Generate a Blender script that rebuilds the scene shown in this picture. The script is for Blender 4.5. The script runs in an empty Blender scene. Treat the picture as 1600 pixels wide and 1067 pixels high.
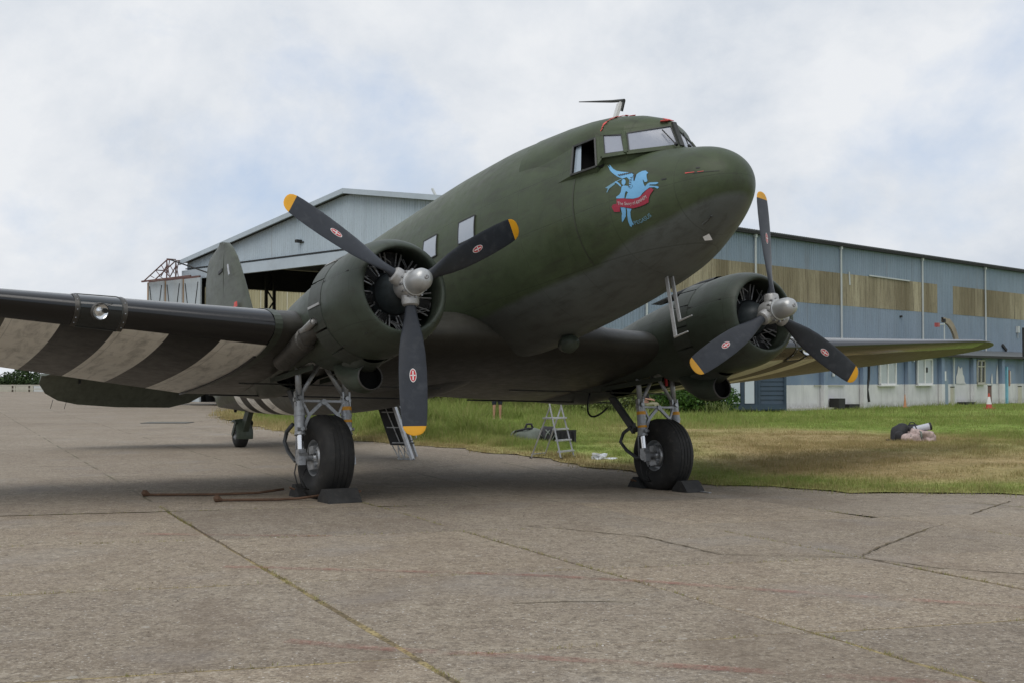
import bpy, bmesh, math, random
import numpy as np
from mathutils import Vector, Matrix, Euler
from mathutils.geometry import delaunay_2d_cdt, tessellate_polygon
random.seed(7); rng = np.random.default_rng(7)
R = math.radians
scn = bpy.context.scene
COL = scn.collection

# ------------------------------------------------------------------ camera, sky, sun, exposure
CAM_H = 1.58
cam_d = bpy.data.cameras.new('camera'); cam = bpy.data.objects.new('camera', cam_d); COL.objects.link(cam)
cam_d.sensor_width = 36.0; cam_d.lens = 36.0 * 1904.05 / 1600.0
cam_d.clip_start = 0.1; cam_d.clip_end = 5000
cam.location = (0, 0, CAM_H); cam.rotation_euler = (R(90 + 1.74), 0, 0)
scn.camera = cam

SUN_EL, SUN_AZ = 57.0, 205.0            # compass-like: direction the light comes from, measured from +Y clockwise
world = bpy.data.worlds.new('World'); scn.world = world; world.use_nodes = True
wn, wl = world.node_tree.nodes, world.node_tree.links
wn.clear()
def W(t, **k):
    n = wn.new(t)
    for a, b in k.items(): setattr(n, a, b)
    return n
wout = W('ShaderNodeOutputWorld'); bg = W('ShaderNodeBackground'); wl.new(bg.outputs[0], wout.inputs[0])
sky = W('ShaderNodeTexSky', sky_type='NISHITA', sun_disc=False, sun_elevation=R(SUN_EL), sun_rotation=R(SUN_AZ), altitude=50, air_density=1.0, dust_density=1.2, ozone_density=1.0)
tc = W('ShaderNodeTexCoord'); sep = W('ShaderNodeSeparateXYZ'); wl.new(tc.outputs['Generated'], sep.inputs[0])
def wm(op, a, b=None, c=None, clamp=False):
    n = W('ShaderNodeMath', operation=op, use_clamp=clamp)
    for i, v in enumerate((a, b, c)):
        if v is None: continue
        if isinstance(v, (int, float)): n.inputs[i].default_value = v
        else: wl.new(v, n.inputs[i])
    return n.outputs[0]
comb = W('ShaderNodeCombineXYZ')
wl.new(wm('MULTIPLY', sep.outputs[0], -1.0), comb.inputs[0]); wl.new(sep.outputs[1], comb.inputs[1]); wl.new(wm('MULTIPLY', sep.outputs[2], 1.35), comb.inputs[2])
def wnoise(scale, detail, rough, off, dist=0.0):
    mp = W('ShaderNodeMapping'); mp.inputs['Location'].default_value = off; wl.new(comb.outputs[0], mp.inputs[0])
    n = W('ShaderNodeTexNoise'); n.inputs['Scale'].default_value = scale; n.inputs['Detail'].default_value = detail
    n.inputs['Roughness'].default_value = rough; n.inputs['Distortion'].default_value = dist
    wl.new(mp.outputs[0], n.inputs['Vector']); return n.outputs['Fac']
def wramp(fac, stops):
    r = W('ShaderNodeValToRGB'); e = r.color_ramp.elements
    while len(e) < len(stops): e.new(0.5)
    for i, (p, c) in enumerate(stops): e[i].position = p; e[i].color = (*c, 1)
    wl.new(fac, r.inputs[0]); return r.outputs[0]
cover = wramp(wnoise(2.9, 7, 0.58, (3.3, 1.2, 0.4), 0.2), [(0.33, (0, 0, 0)), (0.49, (1, 1, 1))])
shade = wramp(wnoise(4.6, 8, 0.60, (7.4, 2.2, 1.0), 0.15), [(0.32, (0.595, 0.655, 0.74)), (0.45, (0.725, 0.765, 0.82)), (0.58, (0.835, 0.858, 0.89))])
sky_dim = W('ShaderNodeVectorMath', operation='SCALE'); sky_dim.inputs['Scale'].default_value = 0.10
wl.new(sky.outputs[0], sky_dim.inputs[0])
veil = W('ShaderNodeMix', data_type='RGBA'); veil.inputs['Factor'].default_value = 0.80
wl.new(sky_dim.outputs[0], veil.inputs['A']); veil.inputs['B'].default_value = (0.58, 0.685, 0.86, 1)
cl = W('ShaderNodeMix', data_type='RGBA')
wl.new(cover, cl.inputs['Factor']); wl.new(veil.outputs['Result'], cl.inputs['A']); wl.new(shade, cl.inputs['B'])
wl.new(cl.outputs['Result'], bg.inputs[0]); bg.inputs[1].default_value = 1.0

sun_d = bpy.data.lights.new('sun', 'SUN'); sun_d.energy = 1.5; sun_d.angle = R(48); sun_d.color = (1.0, 0.95, 0.88)
sun = bpy.data.objects.new('sun', sun_d); COL.objects.link(sun)
az, el = R(SUN_AZ), R(SUN_EL)
sdir = Vector((math.sin(az) * math.cos(el), math.cos(az) * math.cos(el), math.sin(el)))
sun.rotation_euler = (-sdir).to_track_quat('-Z', 'Y').to_euler()
vs = scn.view_settings
vs.view_transform = 'Standard'; vs.look = 'None'; vs.exposure = 0.0; vs.gamma = 1.0; vs.use_curve_mapping = False
scn.cycles.max_bounces = 6; scn.cycles.diffuse_bounces = 3; scn.cycles.use_denoising = True

# ------------------------------------------------------------------ materials
class NT:
    def __init__(s, name):
        s.m = bpy.data.materials.new(name); s.m.use_nodes = True
        s.n = s.m.node_tree.nodes; s.l = s.m.node_tree.links; s.n.clear()
        s.out = s.n.new('ShaderNodeOutputMaterial'); s.b = s.n.new('ShaderNodeBsdfPrincipled'); s.l.new(s.b.outputs[0], s.out.inputs[0])
    def new(s, t, **k):
        n = s.n.new(t)
        for a, b in k.items(): setattr(n, a, b)
        return n
    def put(s, sock, v):
        if isinstance(v, bpy.types.NodeSocket): s.l.new(v, sock)
        elif isinstance(v, (tuple, list)) and sock.type == 'RGBA': sock.default_value = (*v[:3], 1)
        else: sock.default_value = v
    def math(s, op, a, b=None, c=None, clamp=False):
        n = s.new('ShaderNodeMath', operation=op, use_clamp=clamp)
        for i, v in enumerate((a, b, c)):
            if v is not None: s.put(n.inputs[i], v)
        return n.outputs[0]
    def mix(s, f, a, b, blend='MIX'):
        n = s.new('ShaderNodeMix', data_type='RGBA', blend_type=blend)
        s.put(n.inputs['Factor'], f); s.put(n.inputs['A'], a); s.put(n.inputs['B'], b); return n.outputs['Result']
    def obj(s): return s.new('ShaderNodeTexCoord').outputs['Object']
    def pos(s): return s.new('ShaderNodeNewGeometry').outputs['Position']
    def xyz(s, v):
        n = s.new('ShaderNodeSeparateXYZ'); s.l.new(v, n.inputs[0]); return n.outputs
    def scale(s, v, sc, off=(0, 0, 0)):
        n = s.new('ShaderNodeMapping'); s.l.new(v, n.inputs[0]); n.inputs['Scale'].default_value = sc; n.inputs['Location'].default_value = off; return n.outputs[0]
    def noise(s, v, sc, det=4, ro=0.55, dist=0.0, col=False):
        n = s.new('ShaderNodeTexNoise'); s.l.new(v, n.inputs['Vector']); n.inputs['Scale'].default_value = sc
        n.inputs['Detail'].default_value = det; n.inputs['Roughness'].default_value = ro; n.inputs['Distortion'].default_value = dist
        return n.outputs['Color' if col else 'Fac']
    def voro(s, v, sc, feat='F1', out='Distance'):
        n = s.new('ShaderNodeTexVoronoi', feature=feat); s.l.new(v, n.inputs['Vector']); n.inputs['Scale'].default_value = sc; return n.outputs[out]
    def ramp(s, f, stops, interp='LINEAR'):
        r = s.new('ShaderNodeValToRGB'); r.color_ramp.interpolation = interp; e = r.color_ramp.elements
        while len(e) < len(stops): e.new(0.5)
        for i, (p, c) in enumerate(stops):
            e[i].position = p; e[i].color = (*c, 1) if isinstance(c, (tuple, list)) else (c, c, c, 1)
        s.l.new(f, r.inputs[0]); return r.outputs[0]
    def bump(s, h, st=0.2, d=0.01):
        n = s.new('ShaderNodeBump'); n.inputs['Strength'].default_value = st; n.inputs['Distance'].default_value = d
        s.l.new(h, n.inputs['Height']); s.l.new(n.outputs[0], s.b.inputs['Normal'])
    def set(s, col=None, rough=None, metal=None, spec=None):
        if col is not None: s.put(s.b.inputs['Base Color'], col)
        if rough is not None: s.put(s.b.inputs['Roughness'], rough)
        if metal is not None: s.b.inputs['Metallic'].default_value = metal
        if spec is not None: s.b.inputs['Specular IOR Level'].default_value = spec
        return s.m

def paint(name, col, rough=0.55, metal=0.0, var=0.18, sc=3.0, dirt=None, spec=0.5, coords='obj', bump=0.0, streak=None):
    """a worn painted / metal surface: large and small value drift, optional dirt colour patches and streaks along an axis"""
    t = NT(name); v = t.obj() if coords == 'obj' else t.pos()
    n1 = t.noise(v, sc, 5, 0.6); n2 = t.noise(v, sc * 9, 3, 0.6)
    f = t.math('ADD', t.math('MULTIPLY', n1, 0.7), t.math('MULTIPLY', n2, 0.3))
    lo = tuple(c * (1 - var) for c in col); hi = tuple(min(1, c * (1 + var)) for c in col)
    c = t.ramp(f, [(0.3, lo), (0.7, hi)])
    if dirt:
        d = t.ramp(t.noise(v, sc * 1.7, 6, 0.65, 0.4), [(0.52, 0.0), (0.72, 0.7)])
        c = t.mix(d, c, dirt)
    if streak:
        ax, scol, amt = streak
        s3 = [1.0, 1.0, 1.0]; s3[ax] = 0.06
        d = t.ramp(t.noise(t.scale(v, tuple(s3)), sc * 3.0, 4, 0.6), [(0.48, 0.0), (0.75, amt)])
        c = t.mix(d, c, scol)
    r = t.math('ADD', t.math('MULTIPLY', n2, 0.22), rough - 0.11)
    if bump: t.bump(n2, bump, 0.004)
    return t.set(c, r, metal, spec)

M = {}
def mats():
    M['steel'] = paint('steel', (0.36, 0.37, 0.38), 0.38, 0.75, 0.2, 8, (0.12, 0.11, 0.10))
    M['steelgrey'] = paint('grey_strut', (0.085, 0.09, 0.095), 0.5, 0.2, 0.2, 6); M['alu'] = paint('aluminium', (0.50, 0.51, 0.53), 0.36, 0.7, 0.15, 6, (0.30, 0.30, 0.30))
    M['chrome'] = paint('polished_oleo', (0.75, 0.75, 0.76), 0.16, 1.0, 0.05, 6)
    M['silver'] = paint('silver_paint', (0.36, 0.375, 0.39), 0.42, 0.35, 0.16, 7, (0.16, 0.155, 0.14))
    M['hub'] = paint('hub_metal', (0.38, 0.38, 0.375), 0.45, 0.45, 0.15, 12, (0.22, 0.21, 0.19))
    M['dome'] = paint('dome_metal', (0.42, 0.43, 0.43), 0.36, 0.5, 0.10, 10)
    M['black'] = paint('black_metal', (0.018, 0.019, 0.020), 0.5, 0.2, 0.3, 8)
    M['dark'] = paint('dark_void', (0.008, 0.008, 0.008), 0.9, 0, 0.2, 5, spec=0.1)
    M['case'] = paint('engine_case', (0.045, 0.055, 0.06), 0.4, 0.2, 0.3, 9, (0.02, 0.02, 0.02))
    M['fins'] = paint('cylinder_fins', (0.03, 0.03, 0.03), 0.55, 0.3, 0.4, 9)
    M['rod'] = paint('pushrod_tube', (0.28, 0.28, 0.28), 0.4, 0.6, 0.25, 9)
    M['blade'] = paint('blade_paint', (0.022, 0.026, 0.034), 0.42, 0, 0.22, 5, (0.050, 0.055, 0.063), spec=0.4)
    M['yellow'] = paint('tip_yellow', (0.70, 0.34, 0.012), 0.5, 0, 0.08, 9)
    M['red'] = paint('decal_red', (0.50, 0.03, 0.04), 0.5, 0, 0.12, 12)
    M['white'] = paint('white_paint', (0.72, 0.72, 0.71), 0.5, 0, 0.08, 9)
    M['redprimer'] = paint('red_sealant', (0.62, 0.09, 0.08), 0.6, 0, 0.2, 14)
    M['emblue'] = paint('emblem_blue', (0.13, 0.34, 0.56), 0.55, 0, 0.10, 7)
    M['emred'] = paint('emblem_red', (0.27, 0.012, 0.035), 0.55, 0, 0.12, 7)
    M['emtext'] = paint('emblem_text', (0.45, 0.42, 0.42), 0.55, 0, 0.10, 7)
    M['emteal'] = paint('emblem_text_blue', (0.12, 0.26, 0.36), 0.55, 0, 0.10, 7)
    M['boot'] = paint('deicer_rubber', (0.005, 0.0053, 0.0062), 0.20, 0, 0.2, 3, (0.008, 0.0083, 0.0095), spec=0.55)
    M['pane'] = paint('window_grey', (0.27, 0.29, 0.34), 0.16, 0, 0.06, 1.4, spec=0.7)
    M['cabinpane'] = paint('cabin_window', (0.34, 0.38, 0.44), 0.12, 0, 0.05, 1.4, spec=0.8)
    M['lapdark'] = paint('lap_shadow_line', (0.036, 0.041, 0.026), 0.6, 0, 0.3, 5); M['frame'] = paint('window_frame', (0.035, 0.037, 0.034), 0.55, 0, 0.3, 14)
    M['orange'] = paint('orange_tape', (0.72, 0.33, 0.02), 0.5, 0, 0.1, 9)
    M['rust'] = paint('rusty_bar', (0.10, 0.055, 0.032), 0.8, 0.1, 0.4, 9, (0.05, 0.03, 0.02))
    M['rubber'] = paint('chock_rubber', (0.018, 0.018, 0.018), 0.75, 0, 0.4, 9, (0.05, 0.047, 0.04))
    M['hose'] = paint('hose', (0.012, 0.012, 0.012), 0.5, 0, 0.2, 9)
    M['exh'] = paint('exhaust', (0.075, 0.072, 0.066), 0.5, 0.4, 0.3, 6, (0.03, 0.026, 0.022))
    M['lightcover'] = paint('light_cover', (0.012, 0.016, 0.017), 0.07, 0, 0.1, 3, spec=0.6); M['lamp'] = paint('lamp_reflector', (0.72, 0.74, 0.76), 0.12, 0.9, 0.1, 30)
    # tyre with grooves is geometry; colour only
    t = NT('tyre'); v = t.obj(); n = t.noise(v, 9, 5, 0.65)
    t.bump(t.noise(v, 90, 2), 0.15, 0.003)
    M['tyre'] = t.set(t.ramp(n, [(0.35, (0.010, 0.010, 0.010)), (0.58, (0.017, 0.0165, 0.0155)), (0.72, (0.050, 0.046, 0.040))]), 0.72)
    # glass
    t = NT('clear_glass'); t.b.inputs['Transmission Weight'].default_value = 1.0; t.b.inputs['IOR'].default_value = 1.45
    M['glass'] = t.set((0.85, 0.9, 0.9), 0.03)
    t = NT('side_glass'); M['sideglass'] = t.set((0.30, 0.36, 0.42), 0.10, 0, 0.8)
    # aircraft skin: olive over grey with a soft edge, panel seams, chalky weathering
    def skin(name, olive, grey, split, stripes=None, ax2=2):
        t = NT(name); v = t.obj(); x, y, z = t.xyz(v)
        n1 = t.noise(v, 1.3, 6, 0.62, 0.3); n2 = t.noise(v, 7.0, 5, 0.6); n3 = t.noise(v, 60, 2, 0.5)
        f = t.math('ADD', t.math('MULTIPLY', n1, 0.65), t.math('MULTIPLY', n2, 0.35))
        o = t.ramp(f, [(0.30, tuple(c * 0.72 for c in olive)), (0.5, olive), (0.70, tuple(c * 1.28 for c in olive))])
        g = t.ramp(f, [(0.30, tuple(c * 0.78 for c in grey)), (0.5, grey), (0.70, tuple(c * 1.15 for c in grey))])
        if split is not None:
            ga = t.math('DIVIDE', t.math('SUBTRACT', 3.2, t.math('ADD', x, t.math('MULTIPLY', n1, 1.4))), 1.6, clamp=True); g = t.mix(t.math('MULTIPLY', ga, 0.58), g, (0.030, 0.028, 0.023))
            # piecewise-linear split height over x, in part coordinates
            mr = t.new('ShaderNodeFloatCurve'); cu = mr.mapping.curves[0]
            x0, x1, z0, z1 = -14.0, 6.0, -1.0, 4.0
            pts = [((a - x0) / (x1 - x0), (b - z0) / (z1 - z0)) for a, b in split]
            cu.points[0].location = (0, pts[0][1]); cu.points[1].location = (1, pts[-1][1])
            for p in pts: cu.points.new(*p)
            for p in cu.points: p.handle_type = 'VECTOR'
            mr.mapping.update()
            t.put(mr.inputs['Value'], t.math('DIVIDE', t.math('SUBTRACT', x, x0), x1 - x0))
            zs = t.math('ADD', t.math('MULTIPLY', mr.outputs[0], z1 - z0), z0)
            zs = t.math('ADD', zs, t.math('MULTIPLY', t.math('SUBTRACT', n1, 0.5), 0.06))
            k = t.math('DIVIDE', t.math('SUBTRACT', z, zs), 0.06, clamp=True)
            c = t.mix(k, g, o)
        else: c = o
        if stripes:
            lo_only, axis, c0, sw, cnt, xa = stripes
            a = (x, y, z)[axis]
            a = t.math('ABSOLUTE', a) if axis == 1 else a
            s = t.math('DIVIDE', t.math('SUBTRACT', a, c0), sw)
            par = t.math('FLOORED_MODULO', t.math('FLOOR', s), 2.0)
            inb = t.math('MULTIPLY', t.math('GREATER_THAN', s, 0.0), t.math('LESS_THAN', s, float(cnt)))
            wcol = t.ramp(f, [(0.3, (0.70, 0.68, 0.62)), (0.7, (0.86, 0.84, 0.79))])
            bcol = t.ramp(f, [(0.3, (0.010, 0.010, 0.010)), (0.7, (0.020, 0.0195, 0.018))])
            c = t.mix(inb, c, t.mix(par, wcol, bcol))
        # seams: thin darker lines at the frames, and fine vertical grime
        fx = t.math('FRACT', t.math('DIVIDE', x, 0.83))
        sx = t.math('LESS_THAN', fx, 0.014)
        fz = t.math('FRACT', t.math('DIVIDE', (x, y, z)[ax2], 0.61)); sz = t.math('LESS_THAN', fz, 0.018)
        seam = t.math('MULTIPLY', t.math('MAXIMUM', sx, sz), 0.26)
        c = t.mix(seam, c, (0.012, 0.013, 0.010))
        gr = t.ramp(t.noise(t.scale(v, (0.35, 1.5, 1.5)), 5.0, 6, 0.65, 0.5), [(0.48, 0.0), (0.74, 0.55)])
        c = t.mix(gr, c, (0.03, 0.028, 0.022))
        chip = t.ramp(t.noise(v, 38, 3, 0.7), [(0.72, 0.0), (0.76, 0.5)])
        c = t.mix(t.math('MULTIPLY', chip, 0.35), c, (0.18, 0.18, 0.17))
        h = t.math('ADD', t.math('MULTIPLY', n2, 0.5), t.math('MULTIPLY', seam, -1.2))
        h = t.math('ADD', h, t.math('MULTIPLY', n1, 0.8))
        t.bump(h, 0.32, 0.016)
        return t.set(c, t.math('ADD', t.math('MULTIPLY', n2, 0.30), 0.30), 0, 0.30)
    olive, grey = (0.050, 0.067, 0.034), (0.098, 0.111, 0.105)
    # part frame: x' = x + 2.813, z' = z + 2.232
    sp = [(x + 2.813, z + 2.232) for x, z in ((-16, 0.9), (-12, 0.55), (-6, 0.12), (-1.7, 0.05), (-0.75, 0.105), (0.8, 0.16), (2.0, 0.43), (2.4, 0.535), (2.7, 0.60))]
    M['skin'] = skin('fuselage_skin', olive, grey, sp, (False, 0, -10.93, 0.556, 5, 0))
    M['canopy'] = skin('canopy_skin', olive, grey, None)
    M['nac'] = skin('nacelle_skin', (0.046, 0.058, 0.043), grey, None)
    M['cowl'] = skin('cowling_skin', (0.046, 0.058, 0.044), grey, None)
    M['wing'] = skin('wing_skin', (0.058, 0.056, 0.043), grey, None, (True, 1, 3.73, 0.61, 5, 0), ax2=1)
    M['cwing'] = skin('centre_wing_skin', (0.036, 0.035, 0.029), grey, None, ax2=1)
    M['tail'] = skin('tail_skin', (0.075, 0.086, 0.066), grey, None)
    M['flap'] = skin('cowl_flap_skin', (0.050, 0.058, 0.049), grey, None)
mats()
# ------------------------------------------------------------------ mesh helpers
class MB:
    """collects geometry for ONE mesh object"""
    def __init__(s): s.v = []; s.f = []; s.mi = []; s.cur = 0
    def add(s, V, F):
        o = len(s.v); s.v.extend([tuple(p) for p in V]); s.f.extend([tuple(i + o for i in f) for f in F]); s.mi.extend([s.cur] * len(F)); return s
    def box(s, c, size, rot=None, taper=1.0):
        hx, hy, hz = size[0] / 2, size[1] / 2, size[2] / 2
        P = [Vector((sx * hx * (taper if sz > 0 else 1), sy * hy * (taper if sz > 0 else 1), sz * hz)) for sz in (-1, 1) for sy in (-1, 1) for sx in (-1, 1)]
        if rot is not None: P = [rot @ p for p in P]
        P = [p + Vector(c) for p in P]
        return s.add(P, [(0, 2, 3, 1), (4, 5, 7, 6), (0, 1, 5, 4), (2, 6, 7, 3), (0, 4, 6, 2), (1, 3, 7, 5)])
    def bar(s, a, b, w, h, up=(0, 0, 1)):
        a, b = Vector(a), Vector(b); d = (b - a); L = d.length; d.normalize()
        u = Vector(up); sd = d.cross(u)
        if sd.length < 1e-4: sd = d.cross(Vector((1, 0, 0)))
        sd.normalize(); u = sd.cross(d)
        P = []
        for q in (a, b):
            for i, j in ((-1, -1), (1, -1), (1, 1), (-1, 1)): P.append(q + sd * (i * w / 2) + u * (j * h / 2))
        return s.add(P, [(0, 1, 2, 3), (7, 6, 5, 4), (0, 4, 5, 1), (1, 5, 6, 2), (2, 6, 7, 3), (3, 7, 4, 0)])
    def cyl(s, a, b, r0, r1=None, n=12, caps=True):
        r1 = r0 if r1 is None else r1
        return s.tube([a, b], [r0, r1], n, caps)
    def tube(s, pts, r, n=10, caps=True):
        pts = [Vector(p) for p in pts]; k = len(pts)
        rr = r if isinstance(r, (list, tuple)) else [r] * k
        V = []; ref = None
        for i, p in enumerate(pts):
            d = (pts[min(i + 1, k - 1)] - pts[max(i - 1, 0)]).normalized()
            if ref is None:
                ref = Vector((0, 0, 1)) if abs(d.z) < 0.9 else Vector((1, 0, 0))
            a = d.cross(ref).normalized(); b = a.cross(d).normalized(); ref = b
            for j in range(n):
                t = 2 * math.pi * j / n; V.append(p + (a * math.cos(t) + b * math.sin(t)) * rr[i])
        F = [(i * n + j, i * n + (j + 1) % n, (i + 1) * n + (j + 1) % n, (i + 1) * n + j) for i in range(k - 1) for j in range(n)]
        if caps: F += [tuple(range(n))[::-1], tuple((k - 1) * n + j for j in range(n))]
        return s.add(V, F)
    def lathe(s, prof, c, axis='X', n=32, closed=False, a0=0, a1=2 * math.pi):
        """prof: (axial, radius) list"""
        full = abs(a1 - a0 - 2 * math.pi) < 1e-6; m = n if full else n + 1
        V = []
        for x, r in prof:
            for j in range(m):
                t = a0 + (a1 - a0) * j / n; p, q = r * math.cos(t), r * math.sin(t)
                d = {'X': (x, p, q), 'Y': (p, x, q), 'Z': (p, q, x)}[axis]
                V.append((c[0] + d[0], c[1] + d[1], c[2] + d[2]))
        k = len(prof); F = []
        for i in range(k - (0 if closed else 1)):
            i2 = (i + 1) % k
            for j in range(n if full else n):
                j2 = (j + 1) % m if full else j + 1
                F.append((i * m + j, i * m + j2, i2 * m + j2, i2 * m + j))
        return s.add(V, F)
    def grid(s, rows, closed=False):
        n = len(rows[0]); k = len(rows); V = [p for r in rows for p in r]
        F = [(i * n + j, i * n + (j + 1) % n, (i + 1) * n + (j + 1) % n, (i + 1) * n + j) for i in range(k - 1) for j in range(n if closed else n - 1)]
        return s.add(V, F)
    def prism(s, poly, thick, M4):
        """2D polygon extruded along local z, placed by matrix"""
        n = len(poly); tr = tessellate_polygon([[Vector((x, y, 0)) for x, y in poly]])
        V = [M4 @ Vector((x, y, 0)) for x, y in poly] + [M4 @ Vector((x, y, thick)) for x, y in poly]
        F = [t[::-1] for t in tr] + [tuple(i + n for i in t) for t in tr] + [(i, (i + 1) % n, (i + 1) % n + n, i + n) for i in range(n)]
        return s.add(V, F)
    def build(s, name, mat, parent=None, smooth=False, off=None, recalc=True, angle=None):
        me = bpy.data.meshes.new(name)
        V = s.v if off is None else [(p[0] - off[0], p[1] - off[1], p[2] - off[2]) for p in s.v]
        me.from_pydata([tuple(p) for p in V], [], s.f)
        if recalc:
            bm = bmesh.new(); bm.from_mesh(me); bmesh.ops.recalc_face_normals(bm, faces=bm.faces); bm.to_mesh(me); bm.free()
        for m in (mat if isinstance(mat, (list, tuple)) else [mat]): me.materials.append(M[m] if isinstance(m, str) else m)
        if any(s.mi): me.polygons.foreach_set('material_index', s.mi)
        if smooth: me.polygons.foreach_set('use_smooth', [True] * len(me.polygons))
        if angle is not None:
            me.polygons.foreach_set('use_smooth', [True] * len(me.polygons)); me.set_sharp_from_angle(angle=R(angle))
        o = bpy.data.objects.new(name, me); COL.objects.link(o)
        if parent is not None: o.parent = parent
        return o
def tag(o, label=None, cat=None, group=None, kind=None):
    for k, v in (('label', label), ('category', cat), ('group', group), ('kind', kind)):
        if v is not None: o[k] = v
    return o
def empty(name, loc=(0, 0, 0), rz=0.0):
    o = bpy.data.objects.new(name, None); COL.objects.link(o); o.location = loc; o.rotation_euler = (0, 0, rz); o.empty_display_size = 0.2
    return o
def copy_tree(o, parent=None):
    c = o.copy(); COL.objects.link(c); c.parent = parent
    for ch in list(o.children): copy_tree(ch, c)
    return c
def ground_h(x, y):
    r2 = (x - 3.6) ** 2 + (y - 20.0) ** 2
    return 0.012 - 0.172 * np.exp(-r2 / 20.0)
def hermite(xk, yk, x):
    xk, yk, x = np.asarray(xk, float), np.asarray(yk, float), np.atleast_1d(np.asarray(x, float))
    m = np.gradient(yk, xk); i = np.clip(np.searchsorted(xk, x) - 1, 0, len(xk) - 2)
    h = xk[i + 1] - xk[i]; t = (x - xk[i]) / h
    return (2 * t**3 - 3 * t**2 + 1) * yk[i] + (t**3 - 2 * t**2 + t) * h * m[i] + (-2 * t**3 + 3 * t**2) * yk[i + 1] + (t**3 - t**2) * h * m[i + 1]
# ------------------------------------------------------------------ ground, apron slabs, verge, grass
T_V, A_V, L_O = np.array([2.40, 0.67]), np.array([1.18, -2.53]), np.array([-1.72, 9.45])
LM = np.linalg.inv(np.stack([T_V, A_V], 1))
def concrete(name, joints):
    t = NT(name); p = t.pos(); x, y, z = t.xyz(p)
    big = t.noise(p, 0.22, 5, 0.6, 0.3); mid = t.noise(p, 1.4, 6, 0.62, 0.4); fine = t.noise(p, 19, 6, 0.75); grit = t.noise(p, 44, 5, 0.85)
    c = t.ramp(big, [(0.32, (0.228, 0.186, 0.136)), (0.5, (0.282, 0.238, 0.180)), (0.68, (0.326, 0.282, 0.220))])
    mot = t.noise(p, 6.5, 7, 0.78); c = t.mix(t.ramp(mot, [(0.36, 0.75), (0.50, 0.0)]), c, (0.150, 0.118, 0.088)); c = t.mix(t.ramp(mot, [(0.52, 0.0), (0.66, 0.65)]), c, (0.385, 0.335, 0.268))
    c = t.mix(t.ramp(mid, [(0.40, 0.0), (0.66, 0.60)]), c, (0.235, 0.192, 0.150))
    c = t.mix(t.ramp(fine, [(0.32, 0.75), (0.52, 0.0)]), c, (0.105, 0.086, 0.068))
    c = t.mix(t.ramp(grit, [(0.55, 0.0), (0.64, 0.85)]), c, (0.50, 0.46, 0.39))
    c = t.mix(t.ramp(grit, [(0.36, 0.9), (0.46, 0.0)]), c, (0.068, 0.056, 0.044))
    # exposed pale pebbles and lichen spots
    vd = t.voro(p, 26.0); vc = t.voro(p, 26.0, out='Color'); pe = t.math('MULTIPLY', t.math('LESS_THAN', vd, 0.20), t.math('GREATER_THAN', t.xyz(vc)[0], 0.84))
    c = t.mix(t.math('MULTIPLY', pe, 0.8), c, (0.52, 0.50, 0.47))
    vd2 = t.voro(p, 3.2); vc2 = t.voro(p, 3.2, out='Color'); wob = t.math('ADD', vd2, t.math('MULTIPLY', t.math('SUBTRACT', t.noise(p, 14, 3), 0.5), 0.22))
    li = t.math('MULTIPLY', t.math('LESS_THAN', wob, 0.10), t.math('GREATER_THAN', t.xyz(vc2)[1], 0.62))
    c = t.mix(t.math('MULTIPLY', li, 0.40), c, (0.40, 0.385, 0.35))
    stain = t.ramp(t.noise(t.scale(p, (1, 0.5, 1)), 0.9, 5, 0.65, 0.8), [(0.52, 0.0), (0.72, 0.50)])
    c = t.mix(stain, c, (0.150, 0.115, 0.085))
    blue = t.ramp(t.noise(t.scale(p, (1, 1, 1), (5, 9, 0)), 0.7, 4, 0.6), [(0.55, 0.0), (0.72, 0.35)])
    c = t.mix(blue, c, (0.235, 0.225, 0.218))
    if not joints:
        oi = t.new('ShaderNodeObjectInfo').outputs['Random']; c = t.mix(1.0, c, t.ramp(oi, [(0, (0.88, 0.88, 0.89)), (0.5, (1.0, 0.995, 0.985)), (1, (1.10, 1.08, 1.05))]), 'MULTIPLY')
    h = t.math('ADD', t.math('MULTIPLY', fine, 0.6), t.math('MULTIPLY', grit, 0.5))
    if joints:
        def lat(k): return t.math('ADD', t.math('ADD', t.math('MULTIPLY', x, float(LM[k, 0])), t.math('MULTIPLY', y, float(LM[k, 1]))), float(-(LM[k] @ L_O)) + 100.0)
        wv = t.math('MULTIPLY', t.math('SUBTRACT', t.noise(p, 5, 3), 0.5), 0.02)
        def line(k, w): return t.math('LESS_THAN', t.math('ABSOLUTE', t.math('SUBTRACT', t.math('FRACT', t.math('ADD', t.math('ADD', lat(k), wv), 0.5)), 0.5)), w)
        ln = t.math('MAXIMUM', line(0, 0.008), line(1, 0.006)); gap = t.ramp(t.noise(p, 0.8, 3), [(0.42, 0.0), (0.55, 1.0)])
        c = t.mix(t.math('MULTIPLY', t.math('MULTIPLY', ln, gap), 0.7), c, (0.085, 0.078, 0.045))
    t.bump(h, 0.8, 0.008)
    return t.set(c, 0.88, 0, 0.25)
M['conc'] = concrete('concrete', False); M['concfar'] = concrete('concrete_far', True)
t = NT('joint_soil'); p = t.pos(); n = t.noise(p, 3.0, 4); n2 = t.noise(p, 40, 4)
c = t.mix(t.ramp(n, [(0.42, 0.0), (0.60, 1.0)]), (0.17, 0.135, 0.085), (0.36, 0.29, 0.15)); c = t.mix(t.ramp(n2, [(0.38, 0.7), (0.52, 0.0)]), c, (0.045, 0.04, 0.028)); M['soil'] = t.set(c, 0.95, 0, 0.1); M['crackfill'] = paint('crack_filler', (0.125, 0.102, 0.070), 0.95, 0, 0.4, 2.0, (0.20, 0.17, 0.08), spec=0.1, coords='pos')
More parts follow.
